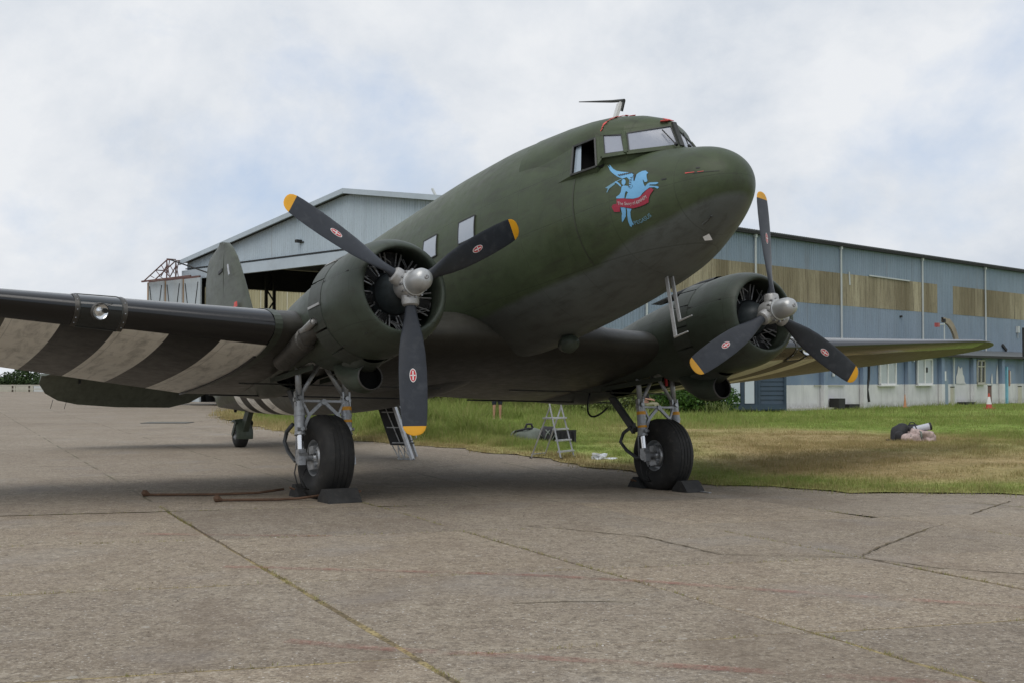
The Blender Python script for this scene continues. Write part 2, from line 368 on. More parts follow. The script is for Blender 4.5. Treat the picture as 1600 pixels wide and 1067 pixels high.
def grassmat(name, blades):
    t = NT(name); p = t.pos(); x, y, z = t.xyz(p)
    n = t.noise(p, 0.16, 5, 0.6, 0.6); n2 = t.noise(p, 1.1, 5, 0.65); n3 = t.noise(p, 9, 3)
    g1 = t.ramp(n2, [(0.3, (0.125, 0.205, 0.034)), (0.5, (0.200, 0.280, 0.055)), (0.72, (0.300, 0.345, 0.095))])
    dry = t.ramp(n2, [(0.3, (0.270, 0.200, 0.095)), (0.55, (0.375, 0.285, 0.145)), (0.75, (0.47, 0.37, 0.21))])
    if blades:
        a = t.new('ShaderNodeAttribute', attribute_name='dry'); r = t.new('ShaderNodeAttribute', attribute_name='rnd')
        f = a.outputs['Fac']; c = t.mix(f, g1, dry)
        c = t.mix(t.math('MULTIPLY', r.outputs['Fac'], 0.45), c, (0.27, 0.27, 0.11)); t.b.inputs['Subsurface Weight'].default_value = 0.0
        tr = t.new('ShaderNodeBsdfTranslucent'); t.put(tr.inputs[0], c); ms = t.new('ShaderNodeMixShader'); ms.inputs[0].default_value = 0.30
        t.l.new(t.b.outputs[0], ms.inputs[1]); t.l.new(tr.outputs[0], ms.inputs[2]); t.l.new(ms.outputs[0], t.out.inputs[0])
        return t.set(c, 0.65, 0, 0.2)
    a = t.new('ShaderNodeAttribute', attribute_name='dry'); c = t.mix(t.math('MULTIPLY', a.outputs['Fac'], 1.0), g1, dry)
    c = t.mix(t.ramp(n3, [(0.3, 0.6), (0.55, 0.0)]), c, (0.10, 0.10, 0.04)); t.bump(n3, 0.6, 0.05)
    return t.set(c, 0.9, 0, 0.1)
M['grassblade'] = grassmat('grass_blades', True); M['verge'] = grassmat('verge_turf', False)
t = NT('far_field'); p = t.pos(); n = t.noise(p, 0.03, 4); M['field'] = t.set(t.ramp(n, [(0.35, (0.06, 0.085, 0.02)), (0.65, (0.13, 0.135, 0.045))]), 0.95, 0, 0.1)

mb = MB(); mb.add([(-2500, -2500, -0.30), (2500, -2500, -0.30), (2500, 2500, -0.30), (-2500, 2500, -0.30)], [(0, 1, 2, 3)]); tag(mb.build('ground', 'field'), kind='structure', label='flat green airfield land reaching to the horizon')
# lattice of concrete bays: the near ones are slabs of their own, the rest one sheet
def cell(i, j): return L_O + i * T_V + j * A_V
near, far = [], []
for i in range(-60, 40):
    for j in range(-70, 8):
        c = cell(i + .5, j + .5)
        if not (-130 < c[0] < 60 and -6 < c[1] < 160): continue
        if 2.2 < c[1] < 15.2 and abs(c[0]) < 0.5 * c[1] + 3.2: near.append((i, j))
        elif not (c[0] > 26 and c[1] > 40): far.append((i, j))
vid = {}; V = []; F = []
def vtx(i, j):
    if (i, j) not in vid:
        p = cell(i, j); vid[(i, j)] = len(V); V.append((p[0], p[1], float(ground_h(p[0], p[1]))))
    return vid[(i, j)]
sub = {}
for i, j in far:
    c = cell(i + .5, j + .5)
    if math.hypot(c[0] - 3.6, c[1] - 20) < 14:
        k = 6
        for a in range(k):
            for b in range(k): F.append((vtx(i + a / k, j + b / k), vtx(i + a / k, j + (b + 1) / k), vtx(i + (a + 1) / k, j + (b + 1) / k), vtx(i + (a + 1) / k, j + b / k)))
    else: F.append((vtx(i, j), vtx(i, j + 1), vtx(i + 1, j + 1), vtx(i + 1, j)))
mb = MB(); mb.add(V, F); apron = mb.build('apron', 'concfar', smooth=True); tag(apron, 'worn brown-grey concrete apron with weedy joints', kind='structure')
if apron.data.polygons[0].normal.z < 0: apron.data.flip_normals()
# slabs: a chamfered unit slab, corners uneven
slab_mesh = []
for v in range(6):
    mb = MB(); r_ = random.Random(v)
    gi, gj = 0.006 + 0.003 * r_.random(), 0.0022 + 0.0016 * r_.random()
    def loop(ins, z, jag):
        out = []; n = 9
        cs = [(gi + ins, gj + ins), (1 - gi - ins, gj + ins), (1 - gi - ins, 1 - gj - ins), (gi + ins, 1 - gj - ins)]
        for a in range(4):
            p, q = np.array(cs[a]), np.array(cs[(a + 1) % 4])
            for k in range(n):
                w = p + (q - p) * k / n; jit = np.array([jg[a * n + k][0], jg[a * n + k][1]]) * jag; w = w + jit
                xy = w[0] * T_V + w[1] * A_V; out.append((xy[0], xy[1], z))
        return out
    jg = [(r_.uniform(-1, 1), r_.uniform(-1, 1)) for _ in range(36)]
    a0, a1, a2 = loop(0, -0.05, 0.003), loop(0, -0.007, 0.003), loop(0.004, 0.0, 0.0035)
    mb.grid([a0, a1, a2], closed=True); b = len(mb.v); mb.v.extend(a2); mb.f.append(tuple(range(b, b + 36))); mb.mi.append(0)
    me_o = mb.build('slab', 'conc'); slab_mesh.append(me_o.data); bpy.data.objects.remove(me_o)
    if slab_mesh[-1].polygons[-1].normal.z < 0: slab_mesh[-1].flip_normals()
for n_, (i, j) in enumerate(near):
    o = bpy.data.objects.new('slab', slab_mesh[n_ % 6]); COL.objects.link(o); o.parent = apron; p = cell(i, j); c = cell(i + .5, j + .5)
    o.location = (p[0], p[1], float(ground_h(*c)) + random.uniform(-.004, .003)); o.rotation_euler = (random.uniform(-.0012, .0012), random.uniform(-.0012, .0012), 0)
mb = MB()
for i, j in near:
    mb.add([(*cell(a, b), float(ground_h(*cell(a, b))) - (0.006 if math.hypot(cell(a, b)[0] - 3.6, cell(a, b)[1] - 20) > 11.5 else 0.03)) for a, b in ((i, j), (i + 1, j), (i + 1, j + 1), (i, j + 1))], [(0, 1, 2, 3)])
tag(mb.build('joint_fill', 'soil', apron), kind='stuff')
# open cracks and an old diagonal joint, lying 3 mm proud as dark filler
def crack(pts, w, name='crack', mat='crackfill', z=0.006):
    mb = MB(); P = [np.array(p, float) for p in pts]; q = []
    for a, b in zip(P[:-1], P[1:]):
        n = max(2, int(np.linalg.norm(b - a) / 0.12))
        for k in range(n): q.append(a + (b - a) * k / n)
    q.append(P[-1]); L = []
    for k, c in enumerate(q):
        d = q[min(k + 1, len(q) - 1)] - q[max(k - 1, 0)]; d /= np.linalg.norm(d); nn = np.array([-d[1], d[0]]); c = c + nn * random.uniform(-.015, .015); ww = w * random.uniform(0.25, 1.0)
        zz = float(ground_h(*c)) + z; L.append([(*(c + nn * ww / 2), zz), (*(c - nn * ww / 2), zz)])
    mb.grid(L); return mb.build(name, mat, apron)
crack([(3.10, 10.88), (3.6, 11.7), (4.12, 12.5), (4.8, 13.5), (5.67, 14.83), (6.6, 16.2)], 0.035)
crack([(0.14, 13.22), (0.8, 12.6), (1.33, 12.16), (1.87, 10.95), (2.5, 10.88), (3.09, 10.74), (3.55, 10.13), (4.4, 9.7)], 0.028)
crack([(0.0, 8.55), (0.5, 8.62), (0.9, 8.60)], 0.02); crack([(-2.6, 17.6), (-1.5, 16.9), (-.4, 17.1), (.5, 16.6), (1.3, 16.9)], 0.03); crack([(2.2, 14.5), (3.4, 14.1), (4.6, 14.3), (6.2, 13.7)], 0.02)
# worn red guide lines
t = NT('worn_red_line'); p = t.pos(); n = t.noise(p, 2.2, 6, 0.7); n2 = t.noise(p, 30, 4, 0.7)
t.set((0.33, 0.105, 0.085), 0.85, 0, 0.2); tr = t.new('ShaderNodeBsdfTransparent'); ms = t.new('ShaderNodeMixShader')
t.l.new(t.math('MULTIPLY', t.ramp(n, [(0.40, 0.0), (0.66, 0.55)]), t.ramp(n2, [(0.36, 0.1), (0.58, 0.9)])), ms.inputs[0]); t.l.new(tr.outputs[0], ms.inputs[1]); t.l.new(t.b.outputs[0], ms.inputs[2]); t.l.new(ms.outputs[0], t.out.inputs[0]); M['redline'] = t.m
for L in ([(-2.4, 10.2), (-0.83, 9.96), (0.1, 9.78), (1.13, 9.44), (1.9, 9.07), (3.13, 8.56), (4.2, 8.1)], [(-1.35, 7.32), (-0.74, 7.10), (0.0, 6.92), (0.7, 6.74), (1.69, 6.47), (2.6, 6.2)], [(-4.5, 12.4), (-3.1, 12.3), (-1.8, 12.2)]):
    mb = MB(); P = [np.array(q) for q in L]; rows = []
    for k, c in enumerate(P):
        d = P[min(k + 1, len(P) - 1)] - P[max(k - 1, 0)]; d /= np.linalg.norm(d); nn = np.array([-d[1], d[0]]) * 0.055; rows.append([(*(c + nn), float(ground_h(*c)) + .0075), (*(c - nn), float(ground_h(*c)) + .0075)])
    mb.grid(rows); mb.build('guide_line', 'redline', apron)
mb = MB(); mb.box((-12.25, 43.4, 0.02), (1.6, 1.1, 0.03)); mb.build('drain_cover', paint('drain_cover', (0.10, 0.10, 0.09), 0.8, 0.1, 0.3, 4, coords='pos'), apron)

# verge: grass land beside the apron
edge = [(30.0, 3.0), (22.0, 8.0), (14.0, 12.8), (10.0, 15.3), (7.16, 17.09), (5.18, 18.34), (3.19, 20.3), (1.25, 23.4), (0.2, 25.2), (-2.11, 28.6), (-4.01, 30.8), (-6.54, 35.6), (-8.6, 40.5), (-10.43, 45.2), (-12.6, 52.0), (-12.9, 54.5), (-13.4, 62.0), (-19.0, 90.0), (-30.0, 160.0)]
def resample(P, step):
    P = np.array(P); out = []
    for a, b in zip(P[:-1], P[1:]):
        n = max(1, int(np.linalg.norm(b - a) / step))
        for k in range(n): out.append(a + (b - a) * k / n)
    out.append(P[-1]); return np.array(out)
E = resample(edge, 0.35)
from math import sin
def wob(s): return 0.16 * sin(s * 1.9) + 0.10 * sin(s * 5.3 + 1) + 0.06 * sin(s * 13.1)
s_acc = np.concatenate([[0], np.cumsum(np.hypot(*np.diff(E, axis=0).T))])
Tn = np.gradient(E, axis=0); Tn /= np.linalg.norm(Tn, axis=1)[:, None]; Nr = np.stack([Tn[:, 1], -Tn[:, 0]], 1)
E = E + Nr * np.array([wob(s) for s in s_acc])[:, None]
poly = [tuple(p) for p in E] + [(140, 160), (140, -30), (40, -30)]
polyA = np.array(poly)
def inside(P):
    x, y = P[:, 0], P[:, 1]; r = np.zeros(len(P), bool); n = len(polyA); j = n - 1
    for i in range(n):
        xi, yi = polyA[i]; xj, yj = polyA[j]; c = ((yi > y) != (yj > y)); 
        with np.errstate(divide='ignore', invalid='ignore'): c &= x < (xj - xi) * (y - yi) / (yj - yi + 1e-12) + xi
        r ^= c; j = i
    return r
def edge_dist(P):
    out = np.empty(len(P)); Es = E[::2]
    for k in range(0, len(P), 4000): out[k:k + 4000] = np.sqrt(((P[k:k + 4000, None, :] - Es[None]) ** 2).sum(-1).min(1))
    return out
def vnoise(P, sc, seed):
    """cheap smooth value noise"""
    r_ = np.random.default_rng(seed); G = r_.random((64, 64)); q = P * sc; i = np.floor(q).astype(int); f = q - i; f = f * f * (3 - 2 * f)
    g = lambda a, b: G[(i[:, 0] + a) % 64, (i[:, 1] + b) % 64]
    return (g(0, 0) * (1 - f[:, 0]) + g(1, 0) * f[:, 0]) * (1 - f[:, 1]) + (g(0, 1) * (1 - f[:, 0]) + g(1, 1) * f[:, 0]) * f[:, 1]
def dryness(P, ed):
    n = vnoise(P, 0.35, 1) * 0.5 + vnoise(P, 1.1, 2) * 0.3 + vnoise(P, 0.11, 3) * 0.2
    strip_ = np.exp(-((ed - 0.55) / 0.55) ** 2) * 0.65 * (P[:, 0] < 3.0) + 0.50 * np.exp(-(ed / 0.6) ** 2)
    # bleached mown ground towards the right, between the edge and the bags
    mown = np.clip((P[:, 0] - 1.5) / 3.5, 0, 1) * np.clip((ed - 1.0) / 1.5, 0, 1) * np.clip((15.5 - ed) / 5.0, 0, 1)
    far_ = np.clip((P[:, 1] - 36) / 8, 0, 1)
    return np.clip(strip_ + mown * (0.88 + 1.3 * (n - 0.45)) * (1 - far_) + 0.55 * np.clip(n - 0.52, 0, 1), 0, 1)
gx, gy = np.meshgrid(np.arange(-14, 40, 0.9), np.arange(5, 72, 0.9)); G = np.stack([gx.ravel(), gy.ravel()], 1) + rng.uniform(-.2, .2, (gx.size, 2)); G = G[inside(G)]; G = G[edge_dist(G) > 0.4]
allp = [Vector(p) for p in poly] + [Vector(p) for p in G]; ne = len(poly)
res = delaunay_2d_cdt(allp, [(k, (k + 1) % ne) for k in range(ne)], [], 1, 1e-5)
VP = np.array([tuple(v) for v in res[0]]); ed = edge_dist(VP)
vz = ground_h(VP[:, 0], VP[:, 1]) + 0.012 + 0.05 * np.clip(ed / 1.5, 0, 1) * vnoise(VP, 0.5, 5) + 0.12 * np.clip((VP[:, 1] - 44) / 10, 0, 1)
mb = MB(); mb.add([(a[0], a[1], b) for a, b in zip(VP, vz)], [tuple(f_) for f_ in res[2]]); verge = mb.build('verge', 'verge', smooth=True, recalc=False); tag(verge, 'rough grass verge beside the concrete apron', kind='structure')
at = verge.data.attributes.new('dry', 'FLOAT', 'POINT'); at.data.foreach_set('value', dryness(VP, ed).astype(np.float32))
if verge.data.polygons[0].normal.z < 0: verge.data.flip_normals()
def verge_h(P): return ground_h(P[:, 0], P[:, 1]) + 0.012 + 0.12 * np.clip((P[:, 1] - 44) / 10, 0, 1)

def blades_mesh(name, P, hgt, wid, dry, lean, parent=None, base=None):
    n = len(P); yaw = rng.uniform(0, 2 * np.pi, n); la = rng.uniform(0, 2 * np.pi, n); l = lean * rng.uniform(.3, 1.3, n)
    z0 = verge_h(P) if base is None else base
    wx_, wy_ = np.cos(yaw) * wid / 2, np.sin(yaw) * wid / 2; lx, ly = np.cos(la) * l * hgt, np.sin(la) * l * hgt
    V = np.empty((n, 5, 3)); 
    V[:, 0] = np.stack([P[:, 0] - wx_, P[:, 1] - wy_, z0 - .01], 1); V[:, 1] = np.stack([P[:, 0] + wx_, P[:, 1] + wy_, z0 - .01], 1)
    m = .55; V[:, 2] = np.stack([P[:, 0] + wx_ * .7 + lx * .35, P[:, 1] + wy_ * .7 + ly * .35, z0 + hgt * m], 1); V[:, 3] = np.stack([P[:, 0] - wx_ * .7 + lx * .35, P[:, 1] - wy_ * .7 + ly * .35, z0 + hgt * m], 1)
    V[:, 4] = np.stack([P[:, 0] + lx, P[:, 1] + ly, z0 + hgt * np.sqrt(np.clip(1 - l * l * .5, .3, 1))], 1)
    me = bpy.data.meshes.new(name); b = (np.arange(n) * 5)[:, None]
    tri = np.concatenate([b + np.array([0, 1, 2]), b + np.array([0, 2, 3]), b + np.array([3, 2, 4])], 1).reshape(-1)
    me.vertices.add(n * 5); me.vertices.foreach_set('co', V.reshape(-1).astype(np.float32))
    me.loops.add(n * 9); me.loops.foreach_set('vertex_index', tri.astype(np.int32)); me.polygons.add(n * 3)
    me.polygons.foreach_set('loop_start', (np.arange(n * 3) * 3).astype(np.int32)); me.polygons.foreach_set('loop_total', np.full(n * 3, 3, np.int32)); me.update(calc_edges=True)
    for nm, val in (('dry', dry), ('rnd', rng.random(n))):
        a_ = me.attributes.new(nm, 'FLOAT', 'POINT'); a_.data.foreach_set('value', np.repeat(val, 5).astype(np.float32))
    me.materials.append(M['grassblade']); o = bpy.data.objects.new(name, me); COL.objects.link(o); o.parent = parent; return o
def scatter(n, x0, x1, y0, y1):
    # sample in view-like wedges so near ground gets more blades
    P = np.stack([rng.uniform(x0, x1, n), rng.uniform(y0, y1, n)], 1); P = P[np.abs(P[:, 0]) < 0.47 * P[:, 1] + 2.5]; return P[inside(P)]
Eg = np.repeat(E[(E[:, 1] < 50) & (E[:, 1] > 12)], 60, 0); Eg = Eg + rng.normal(0, .22, Eg.shape) + np.array([.06, .08]); Eg = Eg[vnoise(Eg, 1.6, 31) + .25 * rng.random(len(Eg)) > .55]
P = np.concatenate([Eg, scatter(330000, -4, 14, 14, 34), scatter(190000, -14, 22, 26, 48), scatter(110000, -14, 34, 40, 68)])
ed = edge_dist(P); dr = dryness(P, ed)
tall = vnoise(P, 0.3, 8) * .6 + vnoise(P, 1.3, 9) * .4
rough_zone = np.clip((P[:, 1] - 30 + 0.5 * (1 - P[:, 0])) / 14, 0.0, 1) * np.clip((14 - P[:, 0]) / 12, 0.25, 1)
left_strip = np.clip((1.5 - P[:, 0]) / 2.5, 0, 1) * np.clip((ed - .5) / 1.2, 0, 1)
h_ = 0.035 + 0.05 * tall + 0.34 * np.maximum(rough_zone * .8, left_strip) * (0.35 + tall) * (1 - .75 * dr) + 0.012 * np.exp(-((ed - .25) / .25) ** 2)
tuft = np.clip((vnoise(P, 2.3, 21) - .62) * 4, 0, 1); h_ *= (1 + 1.1 * tuft) * rng.uniform(.5, 1.35, len(P)); keep = rng.random(len(P)) > 0.35 * (dr > .5); P, h_, dr = P[keep], h_[keep], dr[keep]
h_ *= np.where((np.abs(P[:, 0] + .55) < 1.0) & (P[:, 1] > 40) & (P[:, 1] < 46.5), .35, 1.0)   # trodden where the visitor stands
w_ = 0.006 + 0.00022 * np.maximum(P[:, 1] - 15, 0) + 0.012 * h_
dr2 = np.clip(dr + rng.normal(0, .16, len(P)) + (rng.random(len(P)) < .10) * .5, 0, 1)
tag(blades_mesh('grass', P, h_, w_, dr2, 0.55), 'short and rough meadow grass over the verge', 'grass', kind='stuff')
# weeds in the slab joints
J = []
for i in range(-7, 9):
    for j in range(-5, 3):
        for k in range(110):
            u = rng.random(); a = cell(i, j + u) if k % 3 else cell(i + u, j)
            if 4.5 < a[1] < 16 and abs(a[0]) < .45 * a[1] + 1: J.append(a + rng.normal(0, .014, 2))
J = np.array(J); nz = vnoise(J, 1.7, 11); J = J[nz > 0.42]; nz = vnoise(J, 1.7, 11)
tag(blades_mesh('joint_weeds', np.repeat(J, 5, 0) + rng.normal(0, .012, (len(J) * 5, 2)), rng.uniform(.010, .040, len(J) * 5), np.full(len(J) * 5, .0045), np.clip(rng.normal(.70, .3, len(J) * 5), 0, 1), .9, base=np.repeat(ground_h(J[:, 0], J[:, 1]), 5) - .012), 'low weeds growing along the concrete joints', 'weeds', kind='stuff')

# loose grit on the apron
r_ = np.random.default_rng(5); n = 1500; Y_ = 4.6 + 13.5 * r_.random(n) ** .8; X_ = r_.uniform(-1, 1, n) * (.45 * Y_ + .6); sz = r_.uniform(.003, .007, n) * (1 + (r_.random(n) < .03) * .8); V = []; F = []
oc = np.array([(1, 0, 0), (-1, 0, 0), (0, 1, 0), (0, -1, 0), (0, 0, .7), (0, 0, -.7)]); of = [(0, 2, 4), (2, 1, 4), (1, 3, 4), (3, 0, 4), (2, 0, 5), (1, 2, 5), (3, 1, 5), (0, 3, 5)]
for k in range(n):
    a = r_.uniform(0, 6.28); c, s_ = math.cos(a), math.sin(a); q = oc * sz[k] * r_.uniform(.6, 1.4, (6, 3)); z = float(ground_h(X_[k], Y_[k])) + .002 + sz[k] * .4
    V += [(X_[k] + p[0] * c - p[1] * s_, Y_[k] + p[0] * s_ + p[1] * c, z + p[2]) for p in q]; F += [tuple(i + 6 * k for i in f_) for f_ in of]
mb = MB(); mb.add(V, F); t = NT('grit'); p = t.pos(); M['grit'] = t.set(t.ramp(t.noise(p, 9, 2), [(.35, (.16, .13, .10)), (.6, (.38, .34, .29)), (.75, (.62, .59, .54))]), .9, 0, .2)
tag(mb.build('grit', 'grit'), 'loose pale grit scattered over the concrete apron', 'grit', kind='stuff')
# ------------------------------------------------------------------ the aeroplane (own frame: x forward from the propeller plane, y to port, z up from the thrust line)
OFF = (-2.813, 0.0, -2.232)
plane = empty('airplane')
ax = Matrix(((0.50833526, 0.85902509, -0.06059005), (-0.84577665, 0.51125684, 0.15257228), (0.1620405, -0.02631222, 0.98643324))).to_4x4()
org = Vector((1.23188344, 15.62809826, 2.58871022)) + ax.to_3x3() @ Vector(OFF)
plane.matrix_world = Matrix.Translation(org) @ ax
tag(plane, 'olive green twin-engined propeller transport airplane with winged horse emblem on the nose', 'airplane')
def ac(mb, name, mat, parent=None, **k): return mb.build(name, mat, plane if parent is None else parent, off=OFF, **k)

XT = 2.7238
KD = np.array([0.0, 0.1, 0.35, 0.75, 1.4, 2.4, 3.5, 4.9, 6.9, 8.9, 11.4, 13.9, 16.4, 18.9]); KU = np.sqrt(KD)
ZT = np.array([0.827, 1.073, 1.253, 1.384, 1.58, 2.16, 2.41, 2.471, 2.461, 2.422, 2.186, 1.927, 1.68, 1.447])
ZB = np.array([0.827, 0.575, 0.386, 0.194, -0.005, -0.18, -0.276, -0.349, -0.429, -0.445, -0.257, 0.057, 0.461, 0.936])
WD = np.array([0.0, 0.26, 0.449, 0.622, 0.856, 1.004, 1.139, 1.24, 1.25, 1.22, 1.08, 0.82, 0.5, 0.12])
def fus(x):
    u = math.sqrt(max(XT - x, 0.0)); return float(hermite(KU, WD, u)[0]), float(hermite(KU, ZT, u)[0]), float(hermite(KU, ZB, u)[0])
def fus_y(x, z):
    a, t, b = fus(x); q = (z - (t + b) / 2) / max((t - b) / 2, 1e-4); return a * math.sqrt(max(0.0, 1 - q * q))
def fus_pt(x, z, side=-1, proud=0.0):
    y = fus_y(x, z); e = 0.01
    n = Vector((-(fus_y(x + e, z) - fus_y(x - e, z)) / (2 * e), 1.0, -(fus_y(x, z + e) - fus_y(x, z - e)) / (2 * e))).normalized()
    p = Vector((x, y, z)) + n * proud
    return Vector((p.x, side * p.y, p.z))
def build_fuselage():
    mb = MB(); us = np.linspace(0.06, KU[-1], 150); rows = []
    for u in us:
        x = XT - u * u; a, t, b = fus(x)
        rows.append([(x, a * math.cos(th), (t + b) / 2 + (t - b) / 2 * math.sin(th)) for th in np.linspace(0, 2 * math.pi, 72, endpoint=False)])
    mb.grid(rows, closed=True)
    keep = []
    for f_ in mb.f:
        c = np.mean([mb.v[i] for i in f_], axis=0)
        if (0.60 < c[0] < 1.16 and c[2] > 1.36) or (1.16 <= c[0] < 1.5 and c[2] > 1.52): continue     # open under the cockpit roof
        keep.append(f_)
    mb.f = keep; mb.mi = [0] * len(keep)
    n = 72; mb.f.append(tuple(range(n))); mb.mi.append(0); k = len(rows) - 1; mb.f.append(tuple(k * n + j for j in range(n))[::-1]); mb.mi.append(0)
    return ac(mb, 'fuselage', 'skin', smooth=True)
fuselage = build_fuselage()

# cockpit roof and windscreen
H = [(1.60, 0.0, 1.80), (1.445, -0.2575, 1.7675), (1.29, -0.515, 1.735), (1.0, -0.63, 1.80), (0.95, -0.695, 1.755), (0.62, -0.79, 1.745), (0.2, -0.86, 1.70), (-0.45, -0.945, 1.68)]
S = [(1.715, 0.0, 1.485), (1.58, -0.31, 1.45), (1.445, -0.62, 1.415), (1.13, -0.735, 1.455), (1.10, -0.815, 1.335), (0.71, -0.92, 1.335), (0.2, -0.965, 1.30), (-0.45, -1.04, 1.30)]
RZ = [(1.575, 0, 1.845), (1.42, 0, 1.945), (1.22, 0, 2.035), (0.98, 0, 2.115), (0.86, 0, 2.15), (0.55, 0, 2.215), (0.15, 0, 2.285), (-0.5, 0, 2.355)]
def canopy():
    mb = MB(); nphi = 10; rows = []
    for h, r in zip(H, RZ):
        row = []
        for k in range(-nphi, nphi + 1):
            ph = math.pi / 2 * (1 - abs(k) / nphi); sg = -1 if k < 0 else 1
            row.append((r[0] + (h[0] - r[0]) * math.cos(ph), sg * abs(h[1]) * math.cos(ph) if h[1] else 0.0, h[2] + (r[2] - h[2]) * math.sin(ph)))
        rows.append(row)
    # first row collapses to the centre post: nudge so it keeps width
    rows[0] = [(p[0], 0.012 * (k - nphi) / nphi, p[2]) for k, p in enumerate(rows[0])]
    mb.grid(rows)
    for sg in (-1, 1):
        side = []
        for h, s in zip(H, S):
            side.append([(h[0], sg * abs(h[1]), h[2]), (s[0], sg * abs(s[1]), s[2]), (s[0] - 0.12, sg * abs(s[1]) * 0.86, s[2] - 0.28)])
        for i in range(len(side) - 1):
            if i == 4: continue                        # the sliding side window opening
            mb.add(side[i] + side[i + 1], [(1, 2, 5, 4)] if i < 3 else [(0, 1, 4, 3), (1, 2, 5, 4)])   # glass fills the front bays
        a, b = side[4], side[5]                          # sill under the opening and the recess behind it
        mb.add([a[1], a[2], b[2], b[1]], [(0, 1, 2, 3)])
    return ac(mb, 'cockpit_roof', 'canopy', fuselage, smooth=False, angle=28)
canopy()
def quadpane(name, P, mat, proud, inset, frame=0.018, fmat='frame', sgn=1):
    """window pane with a raised frame on four corners, given counter-clockwise"""
    P = [Vector(p) for p in P]; c = sum(P, Vector()) / 4; n = (P[1] - P[0]).cross(P[3] - P[0]).normalized() * sgn
    Q = [p + (c - p).normalized() * inset for p in P]
    mb = MB(); mb.add([q + n * proud for q in Q] + [q - n * 0.01 for q in Q], [(0, 1, 2, 3), (4, 5, 6, 7), (0, 1, 5, 4), (1, 2, 6, 5), (2, 3, 7, 6), (3, 0, 4, 7)])
    o = ac(mb, name, mat, fuselage)
    fr = MB()
    for i in range(4): fr.bar(Q[i] + n * proud, Q[(i + 1) % 4] + n * proud, frame, frame * 0.8, up=n)
    ac(fr, 'window_frame', fmat, fuselage)
    return o
for sg in (-1, 1):
    f = lambda p: (p[0], sg * abs(p[1]), p[2])
    for nm, q in (('windscreen_pane', [S[0], S[2], H[2], H[0]]), ('quarter_window', [S[2], S[3], H[3], H[2]])):
        P = [Vector(f(p)) for p in q]; mb = MB(); n_ = 8
        mb.grid([[P[0].lerp(P[1], a / n_).lerp(P[3].lerp(P[2], a / n_), b_ / n_) for a in range(n_ + 1)] for b_ in range(n_ + 1)]); ac(mb, nm, 'pane', fuselage, smooth=True)
        nv = (P[1] - P[0]).cross(P[3] - P[0]).normalized(); nv *= 1 if nv.y * sg > 0 else -1
        fr = MB(); dk = MB(); c = sum(P, Vector()) / 4
        for i in range(4):
            fr.bar(P[i] + nv * .004, P[(i + 1) % 4] + nv * .004, 0.055, 0.022, up=nv); a_, b_ = P[i] + (c - P[i]).normalized() * .042, P[(i + 1) % 4] + (c - P[(i + 1) % 4]).normalized() * .042
            dk.bar(a_ + nv * .007, b_ + nv * .007, 0.013, 0.012, up=nv)
        ac(fr, 'window_surround', 'canopy', fuselage); ac(dk, 'window_seal', 'frame', fuselage)
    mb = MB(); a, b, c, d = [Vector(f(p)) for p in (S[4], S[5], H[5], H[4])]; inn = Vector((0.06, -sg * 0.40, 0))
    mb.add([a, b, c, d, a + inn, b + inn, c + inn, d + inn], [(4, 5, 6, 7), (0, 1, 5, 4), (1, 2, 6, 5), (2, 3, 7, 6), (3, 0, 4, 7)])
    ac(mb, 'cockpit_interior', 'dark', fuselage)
    fr = MB(); out = Vector((0, sg * 0.006, 0.002))
    for p, q in ((a, b), (b, c), (c, d), (d, a)): fr.bar(p + out, q + out, 0.022, 0.022)
    ac(fr, 'side_window_frame', 'frame', fuselage)
    gl = MB(); e0, e1 = b.lerp(a, 0.30), c.lerp(d, 0.26); ii = Vector((0, -sg * 0.03, 0))
    gl.add([b + ii, e0 + ii, e1 + ii, c + ii], [(0, 1, 2, 3)]); ac(gl, 'sliding_glass', 'sideglass', fuselage)
# centre post, wipers, drip rail
mb = MB(); mb.bar((S[0][0] + .012, 0, S[0][2]), (H[0][0] + .012, 0, H[0][2] + .02), 0.06, 0.03, up=(1, 0, 0.3)); ac(mb, 'windscreen_post', 'frame', fuselage)
for sg in (-1, 1):
    mb = MB(); mb.cyl((1.73, sg * 0.10, 1.50), (1.58, sg * 0.16, 1.72), 0.008, n=6); mb.cyl((1.755, sg * 0.10, 1.478), (1.73, sg * 0.10, 1.505), 0.02, n=8); ac(mb, 'windscreen_wiper', 'black', fuselage)
# cabin windows: four visible positions a metre apart along each side
for sg in (-1, 1):
    for i in range(7):
        x1 = -1.275 - i * 1.0; x0 = x1 - 0.40; z0, z1 = 1.065, 1.375
        g_ = [[fus_pt(x0 + (x1 - x0) * a / 4, z0 + (z1 - z0) * b / 4, sg, 0.010) for a in range(5)] for b in range(5)]
        mb = MB(); mb.grid(g_); w = ac(mb, 'cabin_window', 'cabinpane', fuselage, smooth=True)
        P = [g_[0][0], g_[0][4], g_[4][4], g_[4][0]]; fr = MB(); loop_ = [g_[0][a] for a in range(5)] + [g_[b][4] for b in range(1, 5)] + [g_[4][a] for a in (3, 2, 1, 0)] + [g_[b][0] for b in (3, 2, 1)]
        for k in range(len(loop_)): fr.bar(loop_[k], loop_[(k + 1) % len(loop_)], 0.014, 0.014, up=(0, sg, 0))
        ac(fr, 'cabin_window_frame', 'frame', fuselage)

